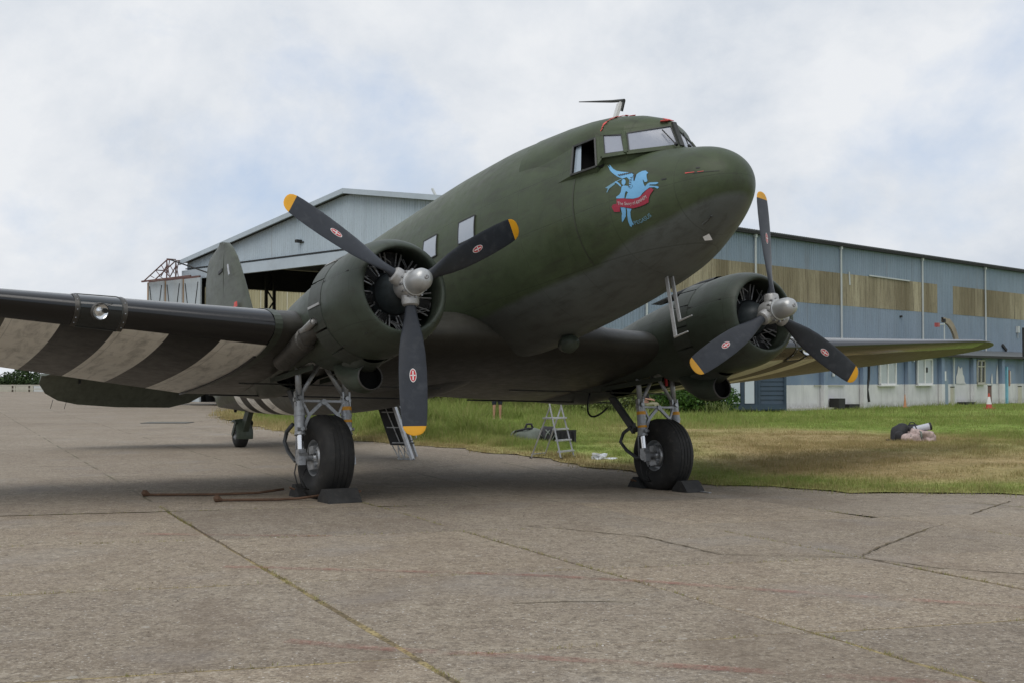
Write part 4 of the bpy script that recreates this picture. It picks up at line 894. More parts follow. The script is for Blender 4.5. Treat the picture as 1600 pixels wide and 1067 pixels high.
# engines, propellers, main gear -------------------------------------------------------------------------------
def engine(sg, blade_angle):
    Y = sg * 2.82; C0 = (0, Y, 0)
    # nacelle body behind the cowling, open wheel bay below
    st = [(-1.12, 0.0, 0.60, 0.60), (-1.5, -0.02, 0.615, 0.63), (-2.0, -0.03, 0.61, 0.61), (-2.6, -0.06, 0.585, 0.58), (-3.2, -0.10, 0.54, 0.54), (-3.9, -0.14, 0.46, 0.48), (-4.7, -0.20, 0.34, 0.42), (-5.5, -0.24, 0.20, 0.27), (-6.3, -0.29, 0.04, 0.06)]
    xs = [s[0] for s in st][::-1]; rows = []
    for x in np.linspace(-1.12, -6.3, 44):
        zc, ry, rz = (float(np.interp(x, xs, [s[k] for s in st][::-1])) for k in (1, 2, 3))
        rows.append([(x, Y + ry * math.cos(t), zc + rz * math.sin(t)) for t in np.linspace(0, 2 * math.pi, 48, endpoint=False)])
    mb = MB(); mb.grid(rows, closed=True)
    keep = []
    for f_ in mb.f:
        c = np.mean([mb.v[i] for i in f_], axis=0)
        if -3.75 < c[0] < -2.15 and abs(c[1] - Y) < 0.36 and c[2] < -0.35: continue
        keep.append(f_)
    mb.f = keep; mb.mi = [0] * len(keep)
    nac = ac(mb, 'nacelle', 'nac', smooth=True)
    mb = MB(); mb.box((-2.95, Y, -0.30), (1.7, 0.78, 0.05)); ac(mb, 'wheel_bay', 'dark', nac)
    # bay door edges
    mb = MB()
    for e in (-0.37, 0.37): mb.bar((-2.15, Y + e, -0.60), (-3.75, Y + e, -0.52), 0.02, 0.07)
    ac(mb, 'bay_edge', 'nac', nac)
    # cowling: lip, barrel, inside
    prof = [(-0.98, 0.56), (-0.60, 0.57), (-0.34, 0.530), (-0.26, 0.508), (-0.205, 0.500), (-0.175, 0.505), (-0.160, 0.520), (-0.165, 0.542), (-0.185, 0.566), (-0.22, 0.592), (-0.27, 0.618), (-0.33, 0.641), (-0.41, 0.662), (-0.50, 0.678), (-0.62, 0.690), (-0.80, 0.697), (-1.06, 0.690)]
    mb = MB(); mb.lathe(prof, C0, 'X', 72); cowl = ac(mb, 'engine_cowling', 'cowl', smooth=True)
    mb = MB()
    for a in (0.35, 2.79, -0.9, -2.24):
        d = Vector((0, math.cos(a), math.sin(a))); mb.bar(Vector((-0.36, Y, 0)) + d * 0.655, Vector((-1.04, Y, 0)) + d * 0.693, 0.010, 0.012, up=d)
    ac(mb, 'cowl_seam', 'frame', cowl)
    # cowl flaps, each its own leaf
    nfl = 14
    for k in range(nfl):
        a0 = 2 * math.pi * k / nfl + 0.05; a1 = 2 * math.pi * (k + 1) / nfl + 0.05 - 0.035; mid = (a0 + a1) / 2
        if math.sin(mid) < -0.93: continue
        mb = MB(); rows = []
        for x, r in ((-1.055, 0.694), (-1.22, 0.706), (-1.40, 0.715)):
            rows.append([(x, Y + r * math.cos(t), r * math.sin(t)) for t in np.linspace(a0, a1, 7)])
        rows2 = [[(p[0], Y + (p[1] - Y) * 0.978, p[2] * 0.978) for p in r_] for r_ in rows]
        mb.grid(rows); mb.grid(rows2); 
        e = [rows[-1], rows2[-1]]; mb.grid(e); mb.grid([[r_[0] for r_ in rows], [r_[0] for r_ in rows2]]); mb.grid([[r_[-1] for r_ in rows], [r_[-1] for r_ in rows2]])
        fl = ac(mb, 'cowl_flap', 'flap', cowl, smooth=False, angle=50)
    for k in (5, 7):
        mb = MB()
        a = (2 * math.pi * k / nfl + 0.033) if sg < 0 else math.pi - (2 * math.pi * k / nfl + 0.033); d = Vector((0, math.cos(a), math.sin(a)))
        if math.sin(a) < -0.9: continue
        mb.bar(Vector((-1.07, Y, 0)) + d * 0.703, Vector((-1.39, Y, 0)) + d * 0.718, 0.03, 0.012, up=d)
        ac(mb, 'flap_hinge_plate', 'hub', cowl)
    # carburettor intake on top, oil cooler duct below
    mb = MB(); rows = []
    for x, h, w_ in ((-0.98, 0.0, 0.13), (-1.0, 0.085, 0.15), (-1.35, 0.10, 0.15), (-2.0, 0.06, 0.13), (-2.6, 0.0, 0.10)):
        rows.append([(x, Y + w_ * math.cos(t), 0.66 + h * max(0, math.sin(t)) ** 0.6) for t in np.linspace(0, math.pi, 9)])
    mb.grid(rows[1:]); ac(mb, 'air_scoop', 'black', nac)
    mb = MB(); rows = []
    for x, zc, ry, rz in ((-1.20, -0.875, 0.152, 0.152), (-1.24, -0.875, 0.168, 0.168), (-1.40, -0.865, 0.195, 0.19), (-1.65, -0.80, 0.205, 0.20), (-1.9, -0.66, 0.19, 0.19), (-2.1, -0.5, 0.14, 0.14)):
        rows.append([(x, Y + ry * math.cos(t), zc + rz * math.sin(t)) for t in np.linspace(0, 2 * math.pi, 28, endpoint=False)])
    mb.grid(rows, closed=True); duct = ac(mb, 'oil_cooler_duct', 'nac', nac, smooth=True)
    mb = MB(); mb.lathe([(-0.02, 0.152), (-0.02, 0.0)], (-1.30, Y, -0.875), 'X', 24); mb.lathe([(0.10, 0.154), (-0.02, 0.152)], (-1.30, Y, -0.875), 'X', 24); ac(mb, 'duct_throat', 'dark', nac)
    mb = MB(); mb.lathe([(-0.01, 0.150), (0.012, 0.158), (-0.01, 0.170)], (-1.20, Y, -0.875), 'X', 28); ac(mb, 'duct_rim', 'exh', nac, smooth=True)
    mb = MB(); rows = []
    for x, zc, ry, rz in ((-1.10, -0.60, 0.20, 0.12), (-1.3, -0.65, 0.20, 0.15), (-1.7, -0.60, 0.17, 0.15)):
        rows.append([(x, Y + ry * math.cos(t), zc + rz * math.sin(t)) for t in np.linspace(0, 2 * math.pi, 24, endpoint=False)])
    mb.grid(rows, closed=True); ac(mb, 'chin_fairing', 'flap', nac, smooth=True)
    # exhaust tailpipe on the outboard flank with a small heater pipe
    s2 = sg
    mb = MB(); mb.tube([(-1.30, Y + s2 * 0.52, -0.22), (-1.55, Y + s2 * 0.60, -0.27), (-1.75, Y + s2 * 0.60, -0.31)], [0.09, 0.105, 0.12], 18); ex = ac(mb, 'exhaust_stack', 'exh', nac, smooth=False, angle=40)
    mb = MB(); mb.tube([(-1.72, Y + s2 * 0.60, -0.31), (-1.80, Y + s2 * 0.60, -0.325), (-2.70, Y + s2 * 0.56, -0.42), (-2.75, Y + s2 * 0.56, -0.425), (-2.86, Y + s2 * 0.55, -0.43)], [0.12, 0.145, 0.145, 0.13, 0.075], 20); ac(mb, 'exhaust_tailpipe', 'exh', nac, smooth=False, angle=40)
    mb = MB(); mb.tube([(-1.85, Y + s2 * 0.66, -0.26), (-1.22, Y + s2 * 0.72, -0.215)], 0.045, 14, caps=False); mb.tube([(-1.23, Y + s2 * 0.72, -0.215), (-1.86, Y + s2 * 0.66, -0.26)], 0.036, 14); ac(mb, 'heater_pipe', 'hub', nac, smooth=True)
    mb = MB(); mb.lathe([(-.02, .13), (0, .15), (.02, .13)], (-1.78, Y + s2 * 0.60, -0.32), 'X', 20); mb.lathe([(-.02, .05), (0, .06), (.02, .05)], (-1.72, Y + s2 * 0.67, -0.255), 'X', 14); ac(mb, 'pipe_clamp', 'exh', nac)
    # radial engine, two rows of seven cylinders
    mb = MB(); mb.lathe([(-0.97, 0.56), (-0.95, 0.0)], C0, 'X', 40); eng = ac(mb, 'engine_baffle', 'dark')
    mb = MB(); mb.lathe([(-0.90, 0.25), (-0.62, 0.27), (-0.56, 0.285), (-0.52, 0.285), (-0.50, 0.27), (-0.44, 0.255), (-0.34, 0.205), (-0.26, 0.15), (-0.20, 0.105), (-0.10, 0.09), (0.0, 0.085)], C0, 'X', 40); ac(mb, 'crankcase', 'case', eng, smooth=True)
    mb = MB(); mb.lathe([(-0.585, 0.295), (-0.565, 0.315), (-0.535, 0.315), (-0.515, 0.295)], C0, 'X', 40)
    mb.lathe([(-0.452, 0.258), (-0.44, 0.268), (-0.428, 0.255)], C0, 'X', 40); ac(mb, 'ignition_ring', 'black', eng, smooth=True)
    mb = MB()
    for k in range(14):
        a = 2 * math.pi * k / 14; d = Vector((0, math.cos(a), math.sin(a))); mb.cyl(Vector((-0.50, Y, 0)) + d * .27, Vector((-0.47, Y, 0)) + d * .27, .012, n=6)
    tag(ac(mb, 'case_bolt', 'rod', eng), kind='stuff')
    for row, (xr, ph) in enumerate(((-0.56, 0.0), (-0.80, math.pi / 7))):
        for k in range(7):
            a = math.pi / 2 + ph + 2 * math.pi * k / 7; d = Vector((0, math.cos(a), math.sin(a))); o = Vector((xr, Y, 0))
            mb = MB(); pts = []; rr = []
            nf = 13 if row == 0 else 8
            for q in range(nf):
                r0 = 0.27 + 0.235 * q / nf
                for dr, rad in ((0, 0.075), (0.004, 0.105), (0.010, 0.105), (0.013, 0.075)): pts.append(o + d * (r0 + dr)); rr.append(rad)
            pts.append(o + d * 0.52); rr.append(0.085); pts.append(o + d * 0.535); rr.append(0.03)
            mb.tube(pts, rr, 14); cy = ac(mb, 'cylinder', 'fins', eng)
    mb = MB()
    for k in range(28):
        a = math.pi / 2 + 0.16 * (1 if k % 2 else -1) + 2 * math.pi * (k // 2) / 7 + (math.pi / 7 if k > 13 else 0); d = Vector((0, math.cos(a), math.sin(a))); e = Vector((0, math.cos(a + .02), math.sin(a + .02)))
        mb.cyl(Vector((-0.50, Y, 0)) + d * 0.27, Vector((-0.47, Y, 0)) + e * 0.515, 0.011, n=7)
    tag(ac(mb, 'pushrod', 'rod', eng), kind='stuff')
    mb = MB()
    for k in range(22):
        a = random.uniform(0, 6.28); d = Vector((0, math.cos(a), math.sin(a))); e = Vector((0, math.cos(a + .35), math.sin(a + .35)))
        mb.tube([Vector((-0.54, Y, 0)) + d * 0.31, Vector((-0.44, Y, 0)) + d.lerp(e, .5) * 0.39, Vector((-0.47, Y, 0)) + e * 0.47], 0.006, 5)
    tag(ac(mb, 'ignition_lead', 'rod', eng), kind='stuff')
    # propeller
    prop = empty('propeller'); prop.parent = plane; prop.location = (0 - OFF[0], Y - OFF[1], 0 - OFF[2]); prop.rotation_euler = (blade_angle, 0, 0)
    def pb(mb, name, mat, **k): return mb.build(name, mat, prop, **k)
    mb = MB(); mb.lathe([(-0.20, 0.0), (-0.20, 0.10), (-0.14, 0.15), (-0.09, 0.165), (0.075, 0.165), (0.10, 0.155), (0.12, 0.14), (0.12, 0.0)], (0, 0, 0), 'X', 32)
    for k in range(3):
        a = 2 * math.pi * k / 3; d = Vector((0, -math.sin(a), math.cos(a))); mb.tube([d * 0.10, d * 0.20, d * 0.235, d * 0.25], [0.105, 0.105, 0.098, 0.075], 18)
    pb(mb, 'hub_barrel', 'hub', smooth=False, angle=35)
    mb = MB(); mb.lathe([(0.11, 0.150), (0.135, 0.152), (0.14, 0.138), (0.25, 0.136), (0.33, 0.128), (0.385, 0.105), (0.415, 0.07), (0.425, 0.03), (0.425, 0.0)], (0, 0, 0), 'X', 32); pb(mb, 'hub_dome', 'dome', smooth=False, angle=30)
    mb = MB(); mb.lathe([(0.42, 0.028), (0.437, 0.026), (0.437, 0.012), (0.428, 0.0)], (0, 0, 0), 'X', 14); pb(mb, 'dome_plug', 'rod', smooth=True)
    mb = MB()
    for k in range(12):
        a = 2 * math.pi * k / 12 + .1; d = Vector((0, math.cos(a), math.sin(a))); mb.cyl(Vector((0.06, 0, 0)) + d * .163, Vector((0.115, 0, 0)) + d * .163, .014, n=6)
    tag(pb(mb, 'hub_bolt', 'rod'), kind='stuff')
    # blade shape: radius, chord, thickness, pitch
    tb = [(0.19, 0.125, 0.125, 40), (0.26, 0.13, 0.12, 40), (0.36, 0.155, 0.10, 38), (0.48, 0.205, 0.078, 34), (0.62, 0.262, 0.058, 30), (0.80, 0.305, 0.044, 26), (1.0, 0.325, 0.034, 23), (1.2, 0.328, 0.026, 20), (1.4, 0.318, 0.020, 18), (1.56, 0.298, 0.016, 16.5), (1.64, 0.278, 0.014, 16), (1.69, 0.245, 0.013, 15.5), (1.725, 0.19, 0.011, 15), (1.745, 0.12, 0.009, 15), (1.753, 0.04, 0.006, 15)]
    def brow(r, c, t, be):
        b = R(be); u = Vector((-math.sin(b), math.cos(b), 0)); n = Vector((math.cos(b), math.sin(b), 0)); row = []
        m = 20
        for j in range(m):
            th = 2 * math.pi * j / m; s = math.cos(th); h = math.sin(th)
            fl = 1.0 if c < t * 1.3 else (0.95 if h > 0 else 0.35)
            row.append(u * (c / 2 * s) + n * (t / 2 * h * fl) + Vector((0, 0, r)))
        return row
    def interp(r): return [r] + [float(np.interp(r, [q[0] for q in tb], [q[k] for q in tb])) for k in (1, 2, 3)]
    blk = [brow(*q) for q in tb if q[0] < 1.645] ; yel = [brow(*interp(1.645))] + [brow(*q) for q in tb if q[0] > 1.645]; blk.append(yel[0])
    mb0 = MB(); mb0.grid(blk, closed=True); mb1 = MB(); mb1.grid(yel, closed=True); cap(mb1, yel, -1)
    for k in range(3):
        rot = Matrix.Rotation(2 * math.pi * k / 3, 3, 'X')
        a_ = MB(); a_.add([rot @ Vector(p) for p in mb0.v], mb0.f); pb(a_, 'blade', 'blade', smooth=False, angle=60)
        a_ = MB(); a_.add([rot @ Vector(p) for p in mb1.v], mb1.f); pb(a_, 'blade_tip', 'yellow', smooth=False, angle=50)
        # maker's oval on the blade
        r0 = 1.06; be = R(22.2); u = Vector((-math.sin(be), math.cos(be), 0)); n = Vector((math.cos(be), math.sin(be), 0)); cz = Vector((0, 0, r0)) + n * 0.0175
        def oval(name, mat, a1, a2, lift, mask=None):
            q = MB(); m = 24; V = [rot @ (cz + n * lift + u * (a1 * math.cos(2 * math.pi * j / m)) + Vector((0, 0, a2 * math.sin(2 * math.pi * j / m)))) for j in range(m)]
            q.add(V, [tuple(range(m))]); return pb(q, name, mat)
        oval('decal_oval', 'white', 0.040, 0.080, 0.0); oval('decal_field', 'red', 0.033, 0.070, 0.002)
        q = MB()
        for e in (-0.003,): q.add([rot @ (cz + n * .004 + u * (e + x_) + Vector((0, 0, z_))) for x_, z_ in ((-.004, -.055), (.010, -.055), (.010, .055), (-.004, .055))], [(0, 1, 2, 3)])
        q.add([rot @ (cz + n * .004 + u * x_ + Vector((0, 0, z_))) for x_, z_ in ((-.030, -.006), (.030, -.006), (.030, .006), (-.030, .006))], [(0, 1, 2, 3)])
        pb(q, 'decal_letter_bars', 'white')
    # main gear ------------------------------------------------------------------------------------------------
    wx, wz = -2.74, -1.71; gear = empty('main_gear'); gear.parent = plane; gear.location = (0, 0, 0)
    def g(mb, name, mat, **k): return mb.build(name, mat, gear, off=OFF, **k)
    mb = MB(); prof = [(-0.17, 0.235), (-0.185, 0.27), (-0.222, 0.36), (-0.225, 0.43), (-0.205, 0.50), (-0.165, 0.545), (-0.13, 0.561)]
    for gx in (-0.09, -0.03, 0.03, 0.09): prof += [(gx - .008, 0.571), (gx - .004, 0.564), (gx + .004, 0.564), (gx + .008, 0.571)]
    prof += [(0.13, 0.561), (0.165, 0.545), (0.205, 0.50), (0.225, 0.43), (0.222, 0.36), (0.185, 0.27), (0.17, 0.235)]
    mb.lathe(prof, (wx, Y, wz), 'Y', 56)
    # flatten where it stands on the ground (the ground normal in this frame leans forward)
    nrm = Vector((0.1695, 0, 0.9855)); cc = Vector((wx, Y, wz)); vv = []
    for p in mb.v:
        q = Vector(p) - cc; d = q.dot(nrm)
        if d < -0.528:
            q = q + nrm * (-0.528 - d); k = min(1.0, (-0.528 - d) / 0.045); q.y *= 1 + 0.10 * k
        vv.append(tuple(cc + q))
    mb.v = vv; g(mb, 'tyre', 'tyre', smooth=False, angle=40)
    mb = MB(); mb.lathe([(-0.175, 0.24), (-0.165, 0.225), (-0.10, 0.20), (-0.085, 0.0)], (wx, Y, wz), 'Y', 32); mb.lathe([(0.175, 0.24), (0.165, 0.225), (0.10, 0.20), (0.085, 0.0)], (wx, Y, wz), 'Y', 32); g(mb, 'rim', 'silver', smooth=False, angle=30)
    mb = MB()
    for e in (-1, 1):
        mb.lathe([(e * 0.10, 0.17), (e * 0.145, 0.175), (e * 0.165, 0.155), (e * 0.165, 0.10), (e * 0.15, 0.08), (e * 0.19, 0.06), (e * 0.20, 0.0)], (wx, Y, wz), 'Y', 24)
        for k in range(8):
            a = 2 * math.pi * k / 8; mb.cyl((wx + .135 * math.cos(a), Y + e * .15, wz + .135 * math.sin(a)), (wx + .135 * math.cos(a), Y + e * .185, wz + .135 * math.sin(a)), .018, n=6)
        mb.box((wx + 0.02, Y + e * 0.175, wz + 0.10), (0.16, 0.06, 0.10)); mb.box((wx - 0.01, Y + e * 0.175, wz - 0.11), (0.18, 0.06, 0.09))
    g(mb, 'brake', 'steel', smooth=False, angle=30)
    mb = MB(); mb.cyl((wx, Y - .36, wz), (wx, Y + .36, wz), 0.045, n=16); g(mb, 'axle', 'steel', smooth=False, angle=40)
    lx = -2.78; zt, zm = -0.46, -0.97
    for e in (-1, 1):
        yl = Y + e * 0.335
        mb = MB(); mb.tube([(lx, yl, zm + .02), (lx, yl, zm - .06), (lx + .005, yl, zm - .06), (lx + .01, yl, -1.36), (lx + .01, yl, -1.40), (lx + .012, yl, -1.41)], [0.055, 0.058, 0.070, 0.070, 0.078, 0.06], 20); mb.tube([(lx + .01, yl, -1.12), (lx + .01, yl, -1.15)], 0.077, 20); leg = g(mb, 'oleo_leg', 'silver', smooth=False, angle=40)
        mb = MB(); mb.cyl((lx + .012, yl, -1.40), (lx + .02, yl, -1.62), 0.045, n=18); g(mb, 'oleo_piston', 'chrome', smooth=False, angle=40)
        mb = MB(); mb.lathe([(-0.06, 0.0), (-0.06, 0.075), (0.06, 0.075), (0.06, 0.0)], (wx, yl, wz), 'Y', 20); mb.box((lx + .02, yl, -1.63), (0.11, 0.10, 0.07)); mb.box((wx + .05, yl + e * .02, wz - .05), (0.06, 0.09, 0.10)); g(mb, 'axle_clamp', 'steel', smooth=False, angle=35)
        b1, b2 = MB(), MB(); b1.cyl((lx + .008, yl, -1.02), (lx + .008, yl, -1.07), 0.0725, n=20); b2.cyl((lx + .012, yl, -1.22 + .02 * e), (lx + .012, yl, -1.255 + .02 * e), 0.0725, n=20)
        if (e * sg) < 0 or sg > 0:
            for b_ in (b1, b2): g(b_, 'leg_band', 'orange', smooth=False, angle=40)
        mb = MB(); mb.tube([(lx, yl, zt + .12), (lx, yl, zm + .10)], 0.042, 16); g(mb, 'upper_strut', 'silver', smooth=True)
        mb = MB(); mb.box((lx, yl - .045, zm + .05), (0.07, 0.025, 0.20)); mb.box((lx, yl + .045, zm + .05), (0.07, 0.025, 0.20)); mb.cyl((lx, yl - .075, zm + .04), (lx, yl + .075, zm + .04), 0.028, n=10); mb.cyl((lx + .07, yl, zm + .06), (lx - .05, yl, zm + .06), 0.03, n=10); g(mb, 'knuckle', 'steel')
        mb = MB(); mb.tube([(lx + .01, Y + e * .03, zt + .02), (lx, yl - e * .04, zm + .12)], 0.030, 12); g(mb, 'v_brace', 'silver', smooth=True)
        # lower curved brace: gusset plates from the cross bar down to the leg
        mb = MB(); zc = zm + .005
        mb.bar((lx + .02, Y + e * .02, zc), (lx + .02, yl - e * .13, zc - .17), 0.045, 0.035, up=(1, 0, 0)); mb.bar((lx + .02, yl - e * .13, zc - .17), (lx + .02, yl - e * .05, zc - .34), 0.045, 0.04, up=(1, 0, 0))
        mb.bar((lx + .02, yl - e * .13, zc - .17), (lx + .02, yl - e * .055, zc - .02), 0.03, 0.03, up=(1, 0, 0)); g(mb, 'gusset_brace', 'silver')
        mb = MB(); mb.cyl((lx + .085, yl - e * .06, zm - .36), (lx + .085, yl + e * .07, zm - .36), 0.022, n=8); mb.cyl((lx + .02, yl, zm - .36), (lx + .11, yl, zm - .36), 0.03, n=8); g(mb, 'brace_pin', 'steel')
        # rear drag link and torque rod
        mb = MB(); mb.tube([(lx - .09, yl, -1.13), (lx - .11, yl + e * .02, -1.70)], 0.013, 8); g(mb, 'torque_rod', 'silver', smooth=True)
        mb = MB(); mb.tube([(-3.10, Y + e * .31, -1.22), (-3.30, Y + e * .32, -1.29), (-3.40, Y + e * .32, -1.42), (-3.24, Y + e * .33, -1.57), (-2.98, Y + e * .335, -1.72), (-2.80, Y + e * .335, -1.72)], 0.028, 10); g(mb, 'rear_link', 'steelgrey', smooth=True)
    mb = MB(); mb.bar((-4.15, Y, -0.42), (-3.42, Y, -1.24), 0.06, 0.12, up=(1, 0, 1)); mb.bar((-3.42, Y, -1.22), (-3.05, Y - .28, -1.20), 0.05, 0.08); mb.bar((-3.42, Y, -1.22), (-3.05, Y + .28, -1.20), 0.05, 0.08); g(mb, 'drag_strut', 'steelgrey')
    mb = MB(); mb.bar((lx + .02, Y - .33, zm + .02), (lx + .02, Y + .33, zm + .02), 0.04, 0.03, up=(0, 0, 1)); mb.cyl((lx - .02, Y, zm + .01), (lx + .06, Y, zm + .01), .04, n=10); g(mb, 'cross_bar', 'silver')
    mb = MB(); mb.cyl((lx, Y - .30, zt + .03), (lx, Y + .30, zt + .03), 0.03, n=10); mb.box((lx, Y, zt + .03), (0.10, 0.12, 0.12)); g(mb, 'truss_tube', 'silver')
    yo = Y - .38 if sg < 0 else Y - .36
    mb = MB(); mb.tube([(lx - .06, yo + .02, -1.72), (lx - .04, yo - .03, -1.90), (lx - .08, yo + .03, -2.08), (lx - .02, yo + .16, -2.12)], 0.010, 6); mb.tube([(lx, yo + .12, -1.85), (lx - .02, yo + .05, -1.98), (lx - .02, yo + .12, -2.1)], 0.008, 6); g(mb, 'brake_hose', 'hose', smooth=True)
    if sg > 0:
        mb = MB(); hp = [Vector((-4.10, Y - .35, -0.50)), Vector((-4.25, Y - .45, -0.98)), Vector((-3.95, Y - .42, -1.02)), Vector((-3.85, Y - .2, -0.80))]; mb.tube([hp[0] * (1 - u) ** 3 + hp[1] * (3 * u * (1 - u) ** 2) + hp[2] * (3 * u * u * (1 - u)) + hp[3] * u ** 3 for u in np.linspace(0, 1, 14)], 0.016, 8); g(mb, 'hydraulic_hose', 'hose', smooth=True)
        mb = MB(); mb.box((-2.72, Y + .17, -0.50), (0.03, 0.035, 0.22)); g(mb, 'warning_ribbon', 'red')
engine(-1, 1.033)
engine(1, -0.010)
# ------------------------------------------------------------------ hangar (own frame: u along the side wall, v across the gable, w up)
TH = 0.774; HK = Vector((3.081, 50.674, 0.18)); WID, EAVE, APEX, HLEN = 32.66, 8.42, 10.95, 62.0
hangar = empty('hangar', HK, TH); tag(hangar, 'large pale blue corrugated hangar with open doorway behind the airplane', 'hangar')
def clad(name, c1, c2, streakc, amt, sc=1.0):
    t = NT(name); p = t.pos(); oi = t.new('ShaderNodeObjectInfo').outputs['Random']; x, y, z = t.xyz(p)
    st = t.noise(t.scale(p, (1, 1, 0.10)), 2.6 * sc, 6, 0.65); pa = t.noise(p, 0.5, 4, 0.6); fi = t.noise(p, 12, 3, 0.6)
    blk = t.ramp(t.noise(t.scale(p, (1, 1, .02)), .22, 2, .5), [(.42, 0.0), (.56, 1.0)]); c = t.mix(t.math('ADD', t.math('MULTIPLY', oi, .55), t.math('MULTIPLY', blk, .45)), c1, c2); c = t.mix(t.ramp(st, [(0.45, 0.0), (0.75, amt)]), c, streakc)
    c = t.mix(t.ramp(pa, [(0.45, 0.0), (0.70, 0.35)]), c, tuple(q * 1.25 for q in c1)); c = t.mix(t.ramp(fi, [(0.3, 0.25), (0.5, 0.0)]), c, tuple(q * .6 for q in c1))
    ru = t.ramp(t.noise(t.scale(p, (1, 1, 0.06), (3, 8, 0)), 1.7, 6, 0.7), [(0.60, 0.0), (0.78, 0.45)]); c = t.mix(ru, c, (0.16, 0.115, 0.075))
    return t.set(c, 0.62, 0, 0.35)
M['blue'] = clad('blue_cladding', (0.215, 0.275, 0.340), (0.255, 0.315, 0.385), (0.15, 0.18, 0.20), 0.45)
M['gable'] = clad('gable_cladding', (0.38, 0.455, 0.515), (0.44, 0.515, 0.575), (0.28, 0.33, 0.36), 0.4)
M['skylight'] = clad('stained_skylight', (0.17, 0.140, 0.080), (0.46, 0.41, 0.28), (0.10, 0.08, 0.045), 0.85, 2.2)
M['roofs'] = clad('roof_sheet', (0.10, 0.11, 0.115), (0.13, 0.14, 0.145), (0.06, 0.06, 0.055), 0.5)
M['doorleaf'] = clad('door_sheet', (0.38, 0.43, 0.46), (0.43, 0.48, 0.51), (0.30, 0.30, 0.27), 0.5)
M['inner'] = clad('inner_wall', (0.42, 0.38, 0.22), (0.50, 0.46, 0.28), (0.30, 0.27, 0.16), 0.4)
M['trim'] = paint('pale_trim', (0.40, 0.465, 0.52), 0.6, 0, 0.1, 0.6, (0.36, 0.41, 0.45), coords='pos')
M['pipe'] = paint('downpipe', (0.50, 0.53, 0.52), 0.55, 0, 0.12, 0.7, coords='pos')
M['rustred'] = paint('rusty_truss', (0.14, 0.075, 0.068), 0.8, 0, 0.35, 1.2, (0.24, 0.20, 0.16), coords='pos')
M['darksteel'] = paint('dark_steel', (0.025, 0.025, 0.024), 0.7, 0.1, 0.3, 1.0, coords='pos')
def corr(w, h0, h1, h0b=None, h1b=None, n=5, d=0.028, axis='u', out=-1):
    """a corrugated sheet w wide: ridges every w/n; returns MB in local (along, off, up); heights may differ at both ends"""
    mb = MB(); A = []; B = []
    h0b = h0 if h0b is None else h0b; h1b = h1 if h1b is None else h1b
    for k in range(n):
        for a, o in ((0.0, 0), (0.38, 0), (0.5, d), (0.88, d)):
            q = (k + a) / n; A.append((q * w, o, h0 + (h0b - h0) * q)); B.append((q * w, o, h1 + (h1b - h1) * q))
    A.append((w, 0, h0b)); B.append((w, 0, h1b))
    if axis == 'u': T_ = lambda p: (p[0], out * p[1], p[2])
    else: T_ = lambda p: (out * p[1], p[0], p[2])
    mb.grid([[T_(p) for p in A], [T_(p) for p in B]]); return mb
SW = 1.0
def sheet_row(parent, name, mat, h0, h1, u0, u1, skip=None, extra=0.0):
    base = corr(SW - .012, h0, h1); o0 = None; k = 0; u = u0
    while u < u1 - .01:
        if skip is None or not skip(u):
            if o0 is None: o = base.build(name, mat, parent); o0 = o.data
            else: o = bpy.data.objects.new(name, o0); COL.objects.link(o); o.parent = parent
            o.location = (u, -0.02 - extra - random.uniform(0, .008), 0)
        u += SW
win = lambda u: (31.0 <= u + .5 < 33.0)
side = MB(); side.add([(0, 0.10, 0), (HLEN, 0.10, 0), (HLEN, 0.10, EAVE), (0, 0.10, EAVE)], [(0, 1, 2, 3)]); sw = side.build('side_wall', 'blue', hangar)
sheet_row(sw, 'cladding_sheet', 'blue', 2.4, 5.30, 0, HLEN); sheet_row(sw, 'skylight_sheet', 'skylight', 5.26, 6.98, 0, HLEN, skip=lambda u: 30.2 < u < 33.0 or u > 52, extra=.01)
sheet_row(sw, 'cladding_sheet', 'blue', 6.94, EAVE, 0, HLEN); 
b2 = corr(SW - .012, 5.26, 6.98); o0 = None
for u in (31.0, 32.0) + tuple(range(53, 62)):
    if o0 is None: o = b2.build('cladding_sheet', 'blue', sw); o0 = o.data
    else: o = bpy.data.objects.new('cladding_sheet', o0); COL.objects.link(o); o.parent = sw
    o.location = (u, -.03, 0)
for u in (3.8, 12.1, 20.0, 29.0, 37.25, 45.5, 54.0):
    mb = MB(); mb.cyl((u, -.14, EAVE - .05), (u, -.14, 3.1), 0.052, n=8); mb.box((u, -.14, EAVE - .1), (.16, .14, .16)); mb.build('downpipe', 'pipe', sw)
mb = MB(); mb.box((HLEN / 2, -.16, EAVE + .02), (HLEN, .22, .10)); mb.build('gutter', 'darksteel', sw)
mb = MB()
for u in np.arange(0, HLEN, .2): mb.box((u + .1, -.12, EAVE + .13), (.11, .5, .05))
tag(mb.build('eave_corrugation', 'roofs', sw), kind='stuff')
mb = MB(); mb.bar((23.0, -.09, 7.03), (27.5, -.09, 6.98), .05, .07); mb.build('loose_batten', 'pipe', sw)
mb = MB(); mb.bar((20.9, -.09, 7.1), (20.95, -.09, 6.4), .04, .09, up=(1, 0, 0)); mb.build('peeling_strip', 'pipe', sw)
for u, z in ((14.3, 4.85), (42.0, 4.6)):
    mb = MB(); mb.box((u, -.14, z), (.26, .16, .42)); mb.bar((u, -.12, z - .2), (u + .02, -.12, z - .55), .04, .04); mb.build('wall_lamp', 'pipe', sw)
mb = MB(); mb.box((26.5, -.10, 4.9), (.12, .1, .12)); mb.box((40.0, -.10, 3.4), (.7, .1, .16), Euler((0, .5, 0)).to_matrix()); mb.build('cable_box', 'darksteel', sw)
